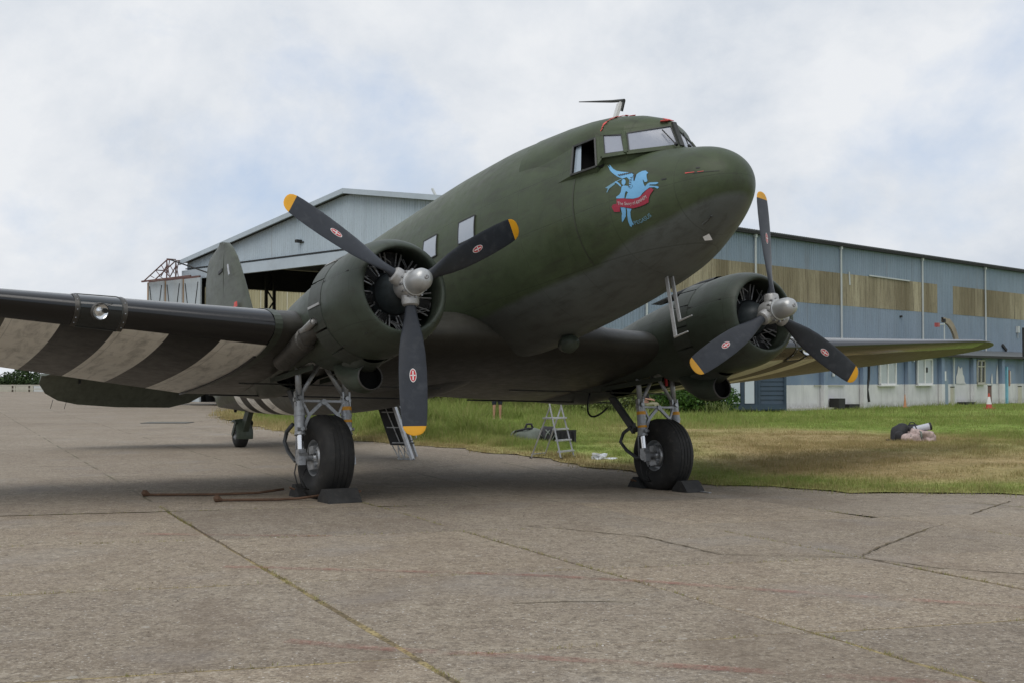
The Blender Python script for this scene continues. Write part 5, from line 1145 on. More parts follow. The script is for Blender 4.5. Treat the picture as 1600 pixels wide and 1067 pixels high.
# roof, gable
mb = MB(); ov = .35
mb.add([(-ov, -.25, EAVE + .06), (HLEN + ov, -.25, EAVE + .06), (HLEN + ov, WID / 2, APEX + .06), (-ov, WID / 2, APEX + .06), (-ov, WID + .25, EAVE + .06), (HLEN + ov, WID + .25, EAVE + .06),
        (-ov, -.25, EAVE + .0), (HLEN + ov, -.25, EAVE), (HLEN + ov, WID / 2, APEX - .02), (-ov, WID / 2, APEX - .02), (-ov, WID + .25, EAVE), (HLEN + ov, WID + .25, EAVE)],
       [(0, 1, 2, 3), (3, 2, 5, 4), (6, 7, 8, 9), (9, 8, 11, 10), (0, 3, 9, 6), (3, 4, 10, 9), (0, 1, 7, 6), (4, 5, 11, 10), (1, 2, 8, 7), (2, 5, 11, 8)]); mb.build('roof', 'roofs', hangar)
def roofz(v): return EAVE + (APEX - EAVE) * (1 - abs(v - WID / 2) / (WID / 2))
DZ, HD = 7.42, 7.98                                         # door opening height, header panel top
mb = MB(); mb.add([(.12, 0, DZ), (.12, WID, DZ), (.12, WID, EAVE), (.12, WID / 2, APEX - .05), (.12, 0, EAVE)], [(0, 1, 2, 3, 4)]); gb = mb.build('gable_wall', 'gable', hangar)
v = 0.0
while v < WID - .05:
    w_ = min(SW, WID - v); mb = corr(w_ - .012, HD, roofz(v) - .06, HD, roofz(v + w_) - .06, 5, .024, 'v', -1); o = mb.build('gable_sheet', 'gable', gb); o.location = (-.02 - random.uniform(0, .008), v, 0); v += w_
mb = MB(); mb.box((-.12, WID / 2, (DZ + HD) / 2 - .06), (.22, WID + .6, HD - DZ + .02)); mb.build('door_header', 'trim', gb)
mb = MB(); mb.bar((-.42, -0.3, EAVE - .02), (-.42, WID / 2, APEX + .03), .1, .26); mb.bar((-.42, WID / 2, APEX + .03), (-.42, WID + .3, EAVE - .02), .1, .26); mb.build('barge_board', 'trim', gb)
mb = MB(); mb.box((-.10, WID / 2, HD + .05), (.12, WID, .05)); mb.build('header_flashing', 'darksteel', gb)
mb = MB(); mb.box((-.2, 20.6, 8.75), (.35, .22, .16)); mb.bar((-.05, 20.6, 8.7), (-.05, 20.3, 8.7), .1, .06); mb.build('flood_lamp', 'darksteel', gb)
mb = MB(); mb.bar((-.2, 9.6, 10.35), (-.25, 9.1, 9.7), .09, .09); mb.build('loose_flashing', 'pipe', gb)
# jambs, inside: floor, far end wall, columns, roof trusses
for v0, v1 in ((0, 1.1), (WID - .35, WID)):
    mb = MB(); mb.add([(.1, v0, 0), (.1, v1, 0), (.1, v1, DZ), (.1, v0, DZ)], [(0, 1, 2, 3)]); mb.build('door_jamb', 'doorleaf', gb)
mb = MB(); mb.add([(0, WID, 0), (HLEN, WID, 0), (HLEN, WID, 5.0), (0, WID, 5.0), (0, WID, 7.0), (HLEN, WID, 7.0), (HLEN, WID, EAVE), (0, WID, EAVE), (1.2, WID, 5.0), (1.2, WID, 7.0)], [(0, 1, 2, 3), (4, 5, 6, 7), (3, 8, 9, 4)]); fsw = mb.build('far_side_wall', 'darksteel', hangar)
t = NT('translucent_sheet'); p_ = t.pos(); n_ = t.noise(t.scale(p_, (1, 1, .1)), 3, 4); c = t.ramp(n_, [(.3, (.62, .56, .33)), (.7, (.80, .74, .50))]); tr = t.new('ShaderNodeBsdfTranslucent'); t.put(tr.inputs[0], c); ms = t.new('ShaderNodeMixShader'); ms.inputs[0].default_value = .7; t.l.new(t.b.outputs[0], ms.inputs[1]); t.l.new(tr.outputs[0], ms.inputs[2]); t.l.new(ms.outputs[0], t.out.inputs[0]); M['transl'] = t.set(c, .5)
o0 = None
for k in range(24):
    if o0 is None: o = corr(SW - .012, 4.98, 7.02).build('translucent_sheet', 'transl', fsw); o0 = o.data
    else: o = bpy.data.objects.new('translucent_sheet', o0); COL.objects.link(o); o.parent = fsw
    o.location = (1.2 + k * SW, WID, 0)
mb = MB(); mb.add([(HLEN, 0, 0), (HLEN, WID, 0), (HLEN, WID, EAVE), (HLEN, WID / 2, APEX), (HLEN, 0, EAVE)], [(0, 1, 2, 3, 4)]); mb.build('end_wall', 'blue', hangar)
mb = MB(); mb.add([(0, 0, .02), (HLEN, 0, .02), (HLEN, WID, .02), (0, WID, .02)], [(0, 1, 2, 3)]); mb.build('hangar_floor', paint('hangar_floor', (0.20, 0.19, 0.18), 0.8, coords='pos', sc=.6), hangar)
# lattice stanchions along the far side, before translucent sheeting
for uc in (1.4, 5.6, 9.6, 13.6):
    mb = MB(); vc = WID - .45
    for e in (-.3, .3): mb.box((uc + e, vc, 4.2), (.16, .16, 8.3))
    for k in range(11):
        z = .3 + k * .75; s_ = 1 if k % 2 else -1; mb.bar((uc - .28 * s_, vc, z), (uc + .28 * s_, vc, z + .75), .08, .08)
    mb.build('lattice_column', 'darksteel', hangar)
# left outrigger: rolled-back door leaves under a lattice gantry
for k in range(3):
    v0 = WID - 2.55 + k * 1.96; mb = MB(); mb.box((-.55 - .12 * k, v0 + .98, 3.7), (.10, 1.94, 7.3)); lf = mb.build('door_leaf', 'doorleaf', hangar)
    mb = MB()
    x_ = -.62 - .12 * k
    for (a, b) in (((v0 + .25, 7.1), (v0 + .98, 3.8)), ((v0 + .98, 3.8), (v0 + 1.75, 7.1)), ((v0 + .25, .4), (v0 + .98, 3.8)), ((v0 + .98, 3.8), (v0 + 1.75, .4))): mb.bar((x_, a[0], a[1]), (x_, b[0], b[1]), .035, .03)
    mb.build('leaf_brace', 'darksteel', lf)
    mb = MB(); mb.box((x_, v0 + 1.95, 3.7), (.06, .10, 7.3)); mb.build('leaf_stile', paint('rusty_stile', (.36, .25, .16), .8, 0, .3, .8, coords='pos') if 'stile' not in M else M['stile'], lf)
g_ = MB(); y0, y1 = WID - 2.3, WID + 3.35
g_.bar((-.5, y0, 7.42), (-.5, y1 + .5, 7.42), .12, .12); g_.bar((-1.1, y0, 7.42), (-1.1, y1 + .3, 7.42), .10, .10)
tp = WID + .55
for x_ in (-.5, -1.1):
    g_.bar((x_, y1, 7.45), (x_, tp, 8.55), .055, .055); g_.bar((x_, tp, 8.55), (x_, tp, 7.45), .055, .055); g_.bar((x_, tp, 8.55), (x_, WID + .1, 8.53), .055, .055)
    g_.bar((x_, tp, 7.5), (x_, WID + .2, 8.5), .04, .04); g_.bar((x_, tp, 8.5), (x_, WID + .2, 7.5), .04, .04)
    n = 4
    for k in range(1, n):
        a = y1 + (tp - y1) * k / n; z = 7.45 + 1.17 * k / n; g_.bar((x_, a, z), (x_, a - .55, 7.45 + .45 * k / n), .035, .035); 
    g_.bar((x_, y1 - 2.1, 7.6), (x_, tp, 8.2), .05, .05)
for a, z in ((y1, 7.45), (tp, 8.62), ((y1 + tp) / 2, 8.03)): g_.bar((-.5, a, z), (-1.1, a, z), .06, .06)
g_.build('door_gantry', 'rustred', hangar)
g_ = MB(); g_.bar((-.9, tp, 8.6), (-.75, WID - 3.6, 7.55), .07, .07); g_.build('gantry_stay', 'darksteel', hangar)

# ------------------------------------------------------------------ low annexe along the hangar side (v negative = towards us)
annex = empty('annexe', HK, TH); tag(annex, 'low lean-to annexe painted blue above white along the hangar side', 'building')
AV, U0, U1, PZ, AH = -4.0, 8.3, 44.0, 1.14, 2.62
t = NT('two_tone_render'); p = t.obj(); x, y, z = t.xyz(p); wp = t.pos(); n1 = t.noise(wp, .9, 5, .6); n2 = t.noise(t.scale(wp, (1, 1, .15)), 3.0, 5, .65); n3 = t.noise(wp, 7, 4, .65)
bl = t.ramp(n1, [(.3, (0.185, 0.245, 0.355)), (.7, (0.245, 0.310, 0.420))]); wh = t.ramp(n1, [(.3, (0.60, 0.595, 0.61)), (.7, (0.74, 0.73, 0.73))])
k = t.math('GREATER_THAN', t.math('ADD', z, t.math('MULTIPLY', n3, .03)), PZ); c = t.mix(k, wh, bl)
c = t.mix(t.ramp(n2, [(.5, 0.0), (.78, .45)]), c, (0.32, 0.32, 0.30)); low = t.math('SUBTRACT', 1.0, t.math('DIVIDE', z, .35), clamp=True)
c = t.mix(t.math('MULTIPLY', low, t.ramp(n3, [(.35, 0.1), (.65, .75)])), c, (0.20, 0.19, 0.15)); M['render'] = t.set(c, .8, 0, .25)
mb = MB(); mb.box(((U0 + U1) / 2, AV + 2.0, AH / 2 - .02), (U1 - U0, 3.95, AH)); aw = mb.build('wall', 'render', annex)
mb = MB(); mb.add([(U0 - .15, AV - .30, AH - .02), (U1, AV - .30, AH - .02), (U1, -.05, AH + .45), (U0 - .15, -.05, AH + .45), (U0 - .15, AV - .30, AH + .05), (U1, AV - .30, AH + .05), (U1, -.05, AH + .53), (U0 - .15, -.05, AH + .53)], [(0, 1, 2, 3), (4, 5, 6, 7), (0, 1, 5, 4), (1, 2, 6, 5), (2, 3, 7, 6), (3, 0, 4, 7)]); rf = mb.build('roof', 'roofs', annex)
mb = MB(); mb.box(((U0 + U1) / 2, AV - .34, AH - .02), (U1 - U0, .12, .13)); mb.build('gutter', 'darksteel', rf)
for u in (11.7, 15.2, 19.6, 23.2, 26.9, 30.5, 34.2, 38.0):
    mb = MB(); mb.box((u, AV - .10, AH / 2 - .06), (.34, .20, AH - .10)); mb.build('pilaster', 'render', aw)
def window(u, z0, w_, h_, frame='white', glass='pale', parent=None, mull=1, trans=False):
    mb = MB(); mb.box((u + w_ / 2, AV - .035, z0 + h_ / 2), (w_, .05, h_)); o = mb.build('window', glass, annex)
    fr = MB(); t_ = .075
    for a, b, c_, d in ((u, u + w_, z0, z0 + t_), (u, u + w_, z0 + h_ - t_, z0 + h_), (u, u + t_, z0, z0 + h_), (u + w_ - t_, u + w_, z0, z0 + h_)): fr.box(((a + b) / 2, AV - .07, (c_ + d) / 2), (b - a, .10, d - c_))
    for k in range(mull): q = u + w_ * (k + 1) / (mull + 1); fr.box((q, AV - .066, z0 + h_ / 2), (.085, .09, h_ - .1))
    if trans: fr.box((u + w_ / 2, AV - .064, z0 + h_ * .72), (w_ - .1, .08, .06))
    fr.build('frame', frame, o); sl = MB(); sl.box((u + w_ / 2, AV - .10, z0 - .03), (w_ + .1, .18, .06)); sl.build('sill', frame, o); return o
M['pale'] = paint('pale_blind', (0.42, 0.46, 0.48), 0.2, 0, .08, 1.5, coords='pos', spec=.6); M['dkglass'] = paint('dark_glass', (0.03, 0.035, 0.03), 0.12, 0, .3, 1.5, coords='pos', spec=.7); M['wood'] = paint('weathered_frame', (0.42, 0.41, 0.34), 0.7, 0, .15, 3, coords='pos')
window(16.8, 1.10, 1.62, 1.30); window(20.6, 1.10, 1.64, 1.34); window(27.38, 1.14, 1.0, 1.30, 'wood', 'dkglass', trans=True); window(36.0, 1.14, 1.0, 1.30, 'wood', 'dkglass', trans=True)
mb = MB(); mb.box((21.65, AV - .075, 1.86), (.16, .02, .26)); mb.build('window_sticker', 'darksteel', annex)
# door set back in a pale blue frame
mb = MB(); mb.box((31.75, AV - .03, 1.05), (1.0, .06, 2.05)); dr = mb.build('door', 'render', annex); mb = MB(); mb.box((31.2, AV - .06, 1.05), (.12, .13, 2.1)); mb.build('door_frame', paint('cyan_frame', (0.22, 0.50, 0.62), .6, coords='pos'), dr)
mb = MB(); mb.box((31.52, AV - .08, 1.45), (.16, .03, .9)); mb.build('door_notice', paint('notice_brown', (0.32, 0.16, 0.12), .6, coords='pos'), dr); mb = MB(); mb.box((31.66, AV - .085, 1.5), (.05, .03, .7)); mb.build('door_pull', 'white', dr)
mb = MB(); mb.cyl((32.9, AV - .45, .1), (32.9, AV - .45, 2.35), .11, n=10); mb.cyl((32.9, AV - .45, 2.35), (33.35, AV - .3, 2.6), .10, n=10); mb.cyl((33.4, AV - .15, 2.5), (33.4, AV - .15, 4.35), .10, n=10); mb.build('flue_pipe', 'darksteel', annex)
mb = MB(); mb.box((23.6, AV - .12, .72), (.46, .06, 1.35)); mb.build('grey_panel', 'blue', annex); mb = MB(); mb.box((23.45, AV - .16, 1.55), (.26, .03, .5)); mb.build('white_notice', 'white', annex)
M['bareplaster'] = paint('bare_render', (0.60, 0.595, 0.60), .8, 0, .12, 2.5, coords='pos')
for P_, nm in (([(25.05, PZ), (25.05, 1.5), (25.2, 1.72), (25.3, 2.1), (25.55, 1.95), (25.75, 2.05), (25.85, 1.65), (26.0, 1.5), (26.05, 1.25), (26.2, PZ)], 'flaked_patch'), ([(29.3, PZ), (29.3, 1.4), (29.42, 1.72), (29.5, 1.5), (29.52, PZ)], 'flaked_patch'), ([(29.95, PZ), (30.0, 1.8), (30.12, 2.25), (30.2, 1.6), (30.22, PZ)], 'flaked_patch')):
    mb = MB(); mb.prism([(a, b) for a, b in P_], .006, Matrix.Translation((0, AV - .004, 0)) @ Matrix.Rotation(R(90), 4, 'X')); mb.build(nm, 'bareplaster', aw)
for u, w_, h_ in ((12.5, .55, .5), (13.6, .9, .22), (25.6, 1.1, .16)):
    mb = MB(); mb.box((u, AV - .30, h_ / 2), (w_, .5, h_)); mb.build('vent_box' if h_ > .2 else 'step', 'darksteel', annex)
for a, b in (((15.35, 2.55), (15.25, 1.3)), ((15.25, 1.3), (15.5, .2))):
    pass
mb = MB(); mb.tube([(15.75, AV - .12, 2.5), (15.68, AV - .12, 1.4), (15.5, AV - .14, .9), (15.62, AV - .16, .3)], .06, 8); mb.build('drain_pipe', 'darksteel', annex)
mb = MB(); mb.tube([(24.6, AV - .1, 2.55), (24.6, AV - .1, .2)], .05, 8); mb.build('drain_pipe', 'pipe', annex)
for u, z in ((12.6, 1.6), (19.9, 2.1), (20.3, 2.35), (15.9, 2.2)):
    mb = MB(); mb.box((u, AV - .05, z), (.10, .08, .16)); mb.build('wall_fitting', 'white', annex)
mb = MB(); mb.bar((11.0, AV - .03, 1.10), (13.6, AV - .03, 1.08), .03, .05); mb.build('timber_ledge', 'wood', annex)
mb = MB(); mb.box((U0 + 2.0, AV - .10, .02), (4.2, .4, .14)); mb.build('plinth', 'wood', annex)
# the curved wind-vane board with its post on the annexe roof
arch = empty('curved_board', HK + Matrix.Rotation(TH, 3, 'Z') @ Vector((25.3, -3.2, AH + .05)), TH); tag(arch, 'curved tan board with a white post on the annexe roof', 'board')
mb = MB(); rows = []
for k in range(13):
    a = R(90 - k * 7.5); r0, r1 = 1.62, 2.05
    rows.append([(r0 * math.cos(a) * .95, 0, .15 + r0 * math.sin(a)), (r1 * math.cos(a) * .95, 0, .15 + r1 * math.sin(a) * (.92 if k < 3 else .97)), (r1 * math.cos(a) * .95, .12, .15 + r1 * math.sin(a) * (.92 if k < 3 else .97)), (r0 * math.cos(a) * .95, .12, .15 + r0 * math.sin(a))])
mb.grid(rows, closed=True); mb.build('arc', paint('tan_board', (0.31, 0.26, 0.20), .8, 0, .25, 1.2, (0.24, 0.16, 0.12), coords='pos'), arch)
mb = MB(); mb.cyl((0, -.05, 0), (0, -.05, 1.9), .035, n=8); mb.cyl((0, -.05, 1.65), (-.75, -.05, 1.62), .03, n=8); mb.build('post', 'pipe', arch)
mb = MB(); mb.box((-.82, -.05, 1.6), (.22, .2, .22)); mb.build('red_lamp', paint('lamp_red', (.35, .08, .08), .5, coords='pos'), arch); mb = MB(); mb.box((0.08, -.05, .08), (.35, .2, .16)); mb.box((0, -.05, 1.85), (.12, .12, .2)); mb.build('foot', 'darksteel', arch)

# ------------------------------------------------------------------ dark weatherboarded shed before the annexe end
shed = empty('shed', HK + Matrix.Rotation(TH, 3, 'Z') @ Vector((7.55, -4.75, 0)), TH - R(37)); tag(shed, 'dark blue weatherboarded shed with tall white door panels', 'shed')
M['navy'] = paint('navy_board', (0.028, 0.050, 0.078), .6, 0, .18, 1.5, (0.045, 0.065, 0.09), coords='pos'); M['shedwhite'] = paint('shed_panel', (0.50, 0.55, 0.60), .5, 0, .06, 2, coords='pos')
SL = 3.9
mb = MB(); mb.box((-SL / 2, 1.3, 1.10), (SL, 2.5, 2.15)); sb = mb.build('body', 'navy', shed)
for k in range(11):
    mb = MB(); z = .12 + k * .195; mb.add([(-1.16, .045 - .05, z), (-.05, .045 - .05, z), (-.05, .03, z + .20), (-1.16, .03, z + .20), (-1.16, .05, z), (-.05, .05, z)], [(0, 1, 2, 3), (0, 1, 5, 4)]); mb.build('weatherboard', 'navy', sb)
for u in (-1.2, -.04): mb = MB(); mb.box((u, .0, 1.1), (.10, .12, 2.15)); mb.build('corner_post', 'navy', sb)
for k in range(4):
    u = -1.62 - k * .63; mb = MB(); mb.box((u, .02, 1.22), (.42, .06, 1.75)); mb.build('white_panel', 'shedwhite', sb)
    mb = MB(); mb.box((u + .315, .01, 1.1), (.14, .08, 2.1)); mb.build('panel_stile', 'navy', sb)
mb = MB(); mb.box((-SL / 2, .0, .20), (SL - .1, .10, .22)); mb.build('bottom_rail', 'navy', sb)
mb = MB(); mb.add([(-SL - .2, -.25, 2.20), (.2, -.25, 2.20), (.2, 2.8, 2.55), (-SL - .2, 2.8, 2.55), (-SL - .2, -.25, 2.28), (.2, -.25, 2.28), (.2, 2.8, 2.63), (-SL - .2, 2.8, 2.63)], [(0, 1, 2, 3), (4, 5, 6, 7), (0, 1, 5, 4), (1, 2, 6, 5), (2, 3, 7, 6), (3, 0, 4, 7)]); mb.build('roof', 'roofs', shed)
# ------------------------------------------------------------------ loose things
def zg(x, y): return float(ground_h(x, y))
def toworld(p): return plane.matrix_world @ (Vector(p) - Vector(OFF))
fwd = Vector((0.508, -0.846)).normalized(); HEAD = math.atan2(fwd.y, fwd.x)
# wheel chocks, wedge with a rope hole ridge
def chock(p, rz, label, L=.38, W_=.30, Hh=.17, ramp=True):
    root = empty('wheel_chock', (p[0], p[1], zg(*p) + .002), rz); tag(root, label, 'wheel chock', 'chocks at the main wheels')
    mb = MB(); mb.prism([(-L / 2, 0), (L / 2, 0), (L / 2 - .03, .05), (L * .12, Hh), (-L * .12, Hh), (-L / 2 + .02, .05)], W_, Matrix.Translation((0, W_ / 2, 0)) @ Matrix.Rotation(R(90), 4, 'X')); mb.build('block', 'rubber', root)
    mb = MB(); mb.tube([(-.04, W_ / 2, Hh * .6), (-.02, W_ / 2 + .05, Hh * .75), (.03, W_ / 2 + .05, Hh * .75), (.05, W_ / 2, Hh * .6)], .012, 6); mb.build('rope_loop', 'rust', root); return root
nw = toworld((-2.74, -2.82, -2.24)); fw = toworld((-2.74, 2.82, -2.24)); f3 = Vector((fwd.x, fwd.y, 0))
pt = lambda w, d, s: (w.x + f3.x * d - f3.y * s, w.y + f3.y * d + f3.x * s)
chock(pt(nw, .50, -.03), HEAD, 'black rubber chock in front of the near main wheel', W_=.46)
chock(pt(nw, -.42, -.10), HEAD + math.pi, 'black rubber chock tucked behind the near main wheel', W_=.40)
c3 = chock(pt(fw, .52, .02), HEAD, 'dark chock in front of the far main wheel with a pale metal foot', W_=.34)
mb = MB(); mb.box((.27, .10, .012), (.24, .05, .012)); mb.build('foot_plate', 'alu', c3)
chock(pt(fw, -.46, -.06), HEAD + math.pi, 'dark chock behind the far main wheel', W_=.40)
# two rusty steel bars lying from the near chocks
def bar_(pts, label):
    root = empty('steel_bar', (pts[0][0], pts[0][1], zg(*pts[0]))); tag(root, label, 'steel bar', 'rusty bars lying by the near chocks'); o = pts[0]
    P3 = [Vector((x - o[0], y - o[1], zg(x, y) - zg(*o) + .028 + dz)) for x, y, dz in pts_z(pts)]
    mb = MB(); mb.tube(P3, .017, 8); mb.build('rod', 'rust', root, smooth=True)
    mb = MB(); d = (P3[1] - P3[0]).normalized(); mb.tube([P3[0] - d * .05 + Vector((0, 0, .01)), P3[0] - d * .03 + Vector((0, 0, .02)), P3[0] + Vector((0, 0, .02)), P3[0] + d * .05], [.02, .045, .045, .02], 10); mb.build('knob', 'rust', root)
def pts_z(pts): return [(p[0], p[1], p[2] if len(p) > 2 else 0) for p in pts]
E_ = lambda P: P
def bar(pts, label):
    pz = pts_z(pts); o = pz[0]; root = empty('steel_bar', (o[0], o[1], zg(o[0], o[1]))); tag(root, label, 'steel bar', 'rusty bars lying by the near chocks')
    P3 = [Vector((x - o[0], y - o[1], zg(x, y) - zg(o[0], o[1]) + .024 + dz)) for x, y, dz in pz]
    mb = MB(); mb.tube(P3, .017, 8); mb.build('rod', 'rust', root, smooth=True)
    mb = MB(); d = (P3[1] - P3[0]).normalized(); mb.tube([P3[0] - d * .05 + Vector((0, 0, .015)), P3[0] - d * .03 + Vector((0, 0, .02)), P3[0] + Vector((0, 0, .02)), P3[0] + d * .05], [.02, .046, .046, .02], 10); mb.build('knob', 'rust', root)
bar([(-4.90, 16.35), (-4.7, 16.36), (-4.0, 16.42), (-3.45, 16.55, .01), (-3.12, 16.72, .05)], 'longer rusty steel bar lying left of the near main wheel')
bar([(-3.76, 15.62), (-3.6, 15.66), (-3.0, 15.76), (-2.75, 15.82, .01), (-2.42, 15.95, .05)], 'shorter rusty steel bar running to the front chock')

# boarding stairs hanging from the cabin door side
st = empty('boarding_stairs', (-1.95, 23.95, zg(-1.95, 23.95)), R(-12)); tag(st, 'grey folding boarding stairs standing behind the near propeller blade', 'stairs')
tilt = -0.36
def S_(x, y, z): return (x + tilt * z, y, z)
mb = MB(); mb.bar(S_(0, 0, .0), S_(0, 0, 1.45), .05, .16, up=(0, 1, 0)); mb.build('near_stringer', 'alu', st)
mb = MB(); mb.bar(S_(-.10, .62, .02), S_(-.10, .62, 1.45), .05, .10, up=(0, 1, 0)); mb.build('far_stringer', 'steel', st)
for k in range(5):
    mb = MB(); z = .30 + k * .27; mb.box(S_(-.16, .30, z), (.26, .60, .03)); mb.build('tread', 'black', st)
mb = MB(); mb.add([S_(-.36, .02, .28), S_(-.05, .02, .28), S_(-.05, .02, 1.42), S_(-.36, .02, 1.42)], [(0, 1, 2, 3)]); mb.add([S_(-.36, .04, .28), S_(-.05, .04, .28), S_(-.05, .04, 1.42), S_(-.36, .04, 1.42)], [(0, 1, 2, 3)]); mb.build('stair_back', 'black', st)
mb = MB()
for k in range(4):
    mb.bar(S_(-.30, .0, .33 + k * .3), S_(-.06, .0, .33 + k * .3), .02, .02)
mb.bar(S_(-.21, .0, 1.2), S_(-.14, .0, .35), .018, .018); mb.build('stair_rib', 'steel', st)
mb = MB()
for a, b in (((-.32, .28), (-.26, .02)), ((-.26, .02), (-.2, .28)), ((-.2, .28), (-.16, .02)), ((-.16, .02), (-.06, .28)), ((-.14, .28), (-.02, .02))): mb.bar(S_(a[0], 0, a[1]), S_(b[0], 0, b[1]), .018, .018)
mb.bar((-.30, 0, .015), (.05, 0, .015), .05, .03); mb.build('foot_frame', 'steel', st)
mb = MB(); mb.tube([S_(.06, .3, 1.4), S_(.12, .3, .95), S_(.16, .3, .6), S_(.14, .3, .42), S_(.02, .3, .36)], .012, 6); mb.build('hand_rope', 'alu', st)

# aluminium stepladder
lad = empty('stepladder', (0.83, 24.6, zg(.83, 24.6)), 0); tag(lad, 'aluminium stepladder standing on the apron edge beneath the wing', 'stepladder')
ft = [Vector((.14, -.55, 0)), Vector((.44, -.05, 0))]; bk = [Vector((-.47, .10, 0)), Vector((-.16, .55, 0))]; tp_ = [Vector((-.26, -.22, 1.52)), Vector((.10, .22, 1.52))]
ft = [Vector((.145, -.35, 0)), Vector((.435, .15, 0))]; bk = [Vector((-.45, .05, 0)), Vector((-.17, .50, 0))]; tp_ = [Vector((-.16, -.10, 1.50)), Vector((.06, .28, 1.50))]
for k in (0, 1):
    mb = MB(); mb.bar(ft[k], tp_[k], .055, .03, up=(1, 0, 0)); mb.build('front_stile', 'alu', lad); mb = MB(); mb.bar(bk[k], ft[k].lerp(tp_[k], .70), .04, .025, up=(1, 0, 0)); mb.build('rear_stile', 'alu', lad)
    mb = MB(); mb.box(ft[k] + Vector((0, 0, .02)), (.06, .05, .05)); mb.box(bk[k] + Vector((0, 0, .02)), (.05, .05, .05)); mb.build('rubber_foot', 'black', lad)
for z in (.16, .38, .60):
    q = z / 1.5; a, b = ft[0].lerp(tp_[0], q), ft[1].lerp(tp_[1], q); mb = MB(); mb.bar(a, b, .10, .028); mb.build('step', 'alu', lad)
a, b = ft[0].lerp(tp_[0], 0.82 / 1.5), ft[1].lerp(tp_[1], 0.82 / 1.5); mb = MB(); mb.bar(a + Vector((-.12, .02, 0)), b + Vector((-.02, 0, 0)), .20, .03); mb.build('platform', 'alu', lad)
mb = MB(); mb.bar(bk[0].lerp(tp_[0], .06), bk[1].lerp(tp_[1], .06), .02, .02); mb.bar(bk[0].lerp(ft[0].lerp(tp_[0], .7), .78), ft[0].lerp(tp_[0], .545), .02, .02); mb.build('cross_brace', 'alu', lad)

# lumpy soft shapes for bags and cloth
def lump(size, seed, amp=.12, sub=3, flat=True):
    bm = bmesh.new(); bmesh.ops.create_icosphere(bm, subdivisions=sub, radius=1.0); r_ = np.random.default_rng(seed); ph = r_.uniform(0, 6.28, (6, 3)); fr = r_.uniform(1.2, 4.5, (6, 3))
    for v in bm.verts:
        d = v.co.copy(); a = sum(math.sin(fr[k, 0] * d.x + ph[k, 0]) * math.sin(fr[k, 1] * d.y + ph[k, 1]) * math.sin(fr[k, 2] * d.z + ph[k, 2]) for k in range(6)) * amp
        q = d * (1 + a); q = Vector((math.copysign(abs(q.x) ** .75, q.x), math.copysign(abs(q.y) ** .75, q.y), math.copysign(abs(q.z) ** .8, q.z)))
        if flat and q.z < -.55: q.z = -.55 + (q.z + .55) * .1
        v.co = Vector((q.x * size[0] / 2, q.y * size[1] / 2, (q.z + .58) * size[2] / 1.58))
    bm.verts.index_update(); mb = MB(); mb.add([v.co.copy() for v in bm.verts], [tuple(v.index for v in f_.verts) for f_ in bm.faces]); bm.free(); return mb
def vz_(x, y): return float(verge_h(np.array([[x, y]]))[0])
M['cloth_grey'] = paint('grey_canvas', (0.13, 0.15, 0.13), .85, 0, .25, 7); M['cloth_black'] = paint('black_nylon', (0.012, 0.012, 0.015), .7, 0, .4, 9, (0.03, 0.03, 0.035)); M['camo'] = paint('camouflage_cloth', (0.40, 0.31, 0.29), .85, 0, .45, 12, (0.12, 0.125, 0.105)); M['mat_grey'] = paint('rolled_mat', (0.46, 0.47, 0.53), .6, 0, .1, 7); M['white_cloth'] = paint('white_plastic', (0.62, 0.65, 0.70), .5, 0, .1, 5)
x, y = 0.39, 29.6
b = empty('duffel_bag', (x, y, vz_(x, y))); tag(b, 'grey canvas duffel bag lying in long grass left of the stepladder', 'bag'); lump((.85, .5, .36), 3).build('body', 'cloth_grey', b, smooth=True)
mb = MB(); mb.tube([(-.40, -.1, .16), (-.3, -.22, .30), (-.05, -.2, .36), (.1, -.1, .36)], .025, 7); mb.tube([(-.08, 0, .34), (-.03, .02, .46), (.08, .02, .46), (.12, 0, .34)], .028, 7); mb.build('strap', 'cloth_black', b, smooth=True)
x, y = 0.86, 29.4
b = empty('kit_pile', (x, y, vz_(x, y))); tag(b, 'small heap of black kit between the stepladder rear legs', 'kit'); lump((.42, .4, .40), 5, .22).build('body', 'cloth_black', b, smooth=True)
mb = MB()
for k in range(6): a = k * 1.05; mb.tube([(.18 * math.cos(a), -.18 + .1 * math.sin(a), .1), (.24 * math.cos(a + .4), -.22, .25), (.2 * math.cos(a + .8), -.15, .34)], .016, 6)
mb.build('webbing', 'cloth_grey', b, smooth=True)
x, y = 1.27, 29.3
b = empty('black_crate', (x, y, vz_(x, y) - .06), .2); tag(b, 'black slatted crate seen through the stepladder rungs', 'crate')
for k in range(5): mb = MB(); mb.box((-.2 + k * .1, -.16, .2), (.03, .02, .36)); mb.build('slat', 'cloth_black', b)
mb = MB(); mb.box((0, 0, .03), (.46, .34, .05)); mb.box((0, .16, .2), (.46, .02, .36)); mb.box((-.225, 0, .2), (.02, .34, .36)); mb.box((.225, 0, .2), (.02, .34, .36)); mb.box((0, -.16, .38), (.48, .03, .04)); mb.build('frame', 'cloth_black', b)
x, y = 1.72, 24.25
b = empty('plastic_sheet', (x, y, zg(x, y) + .01)); tag(b, 'crumpled white plastic sheet on the apron edge right of the stepladder', 'sheet'); lump((.30, .22, .13), 9, .35).build('heap', 'white_cloth', b)
mb = lump((.26, .12, .05), 10, .4); mb.v = [(p[0] + .22, p[1] - .02, p[2]) for p in mb.v]; mb.build('tail', 'white_cloth', b)
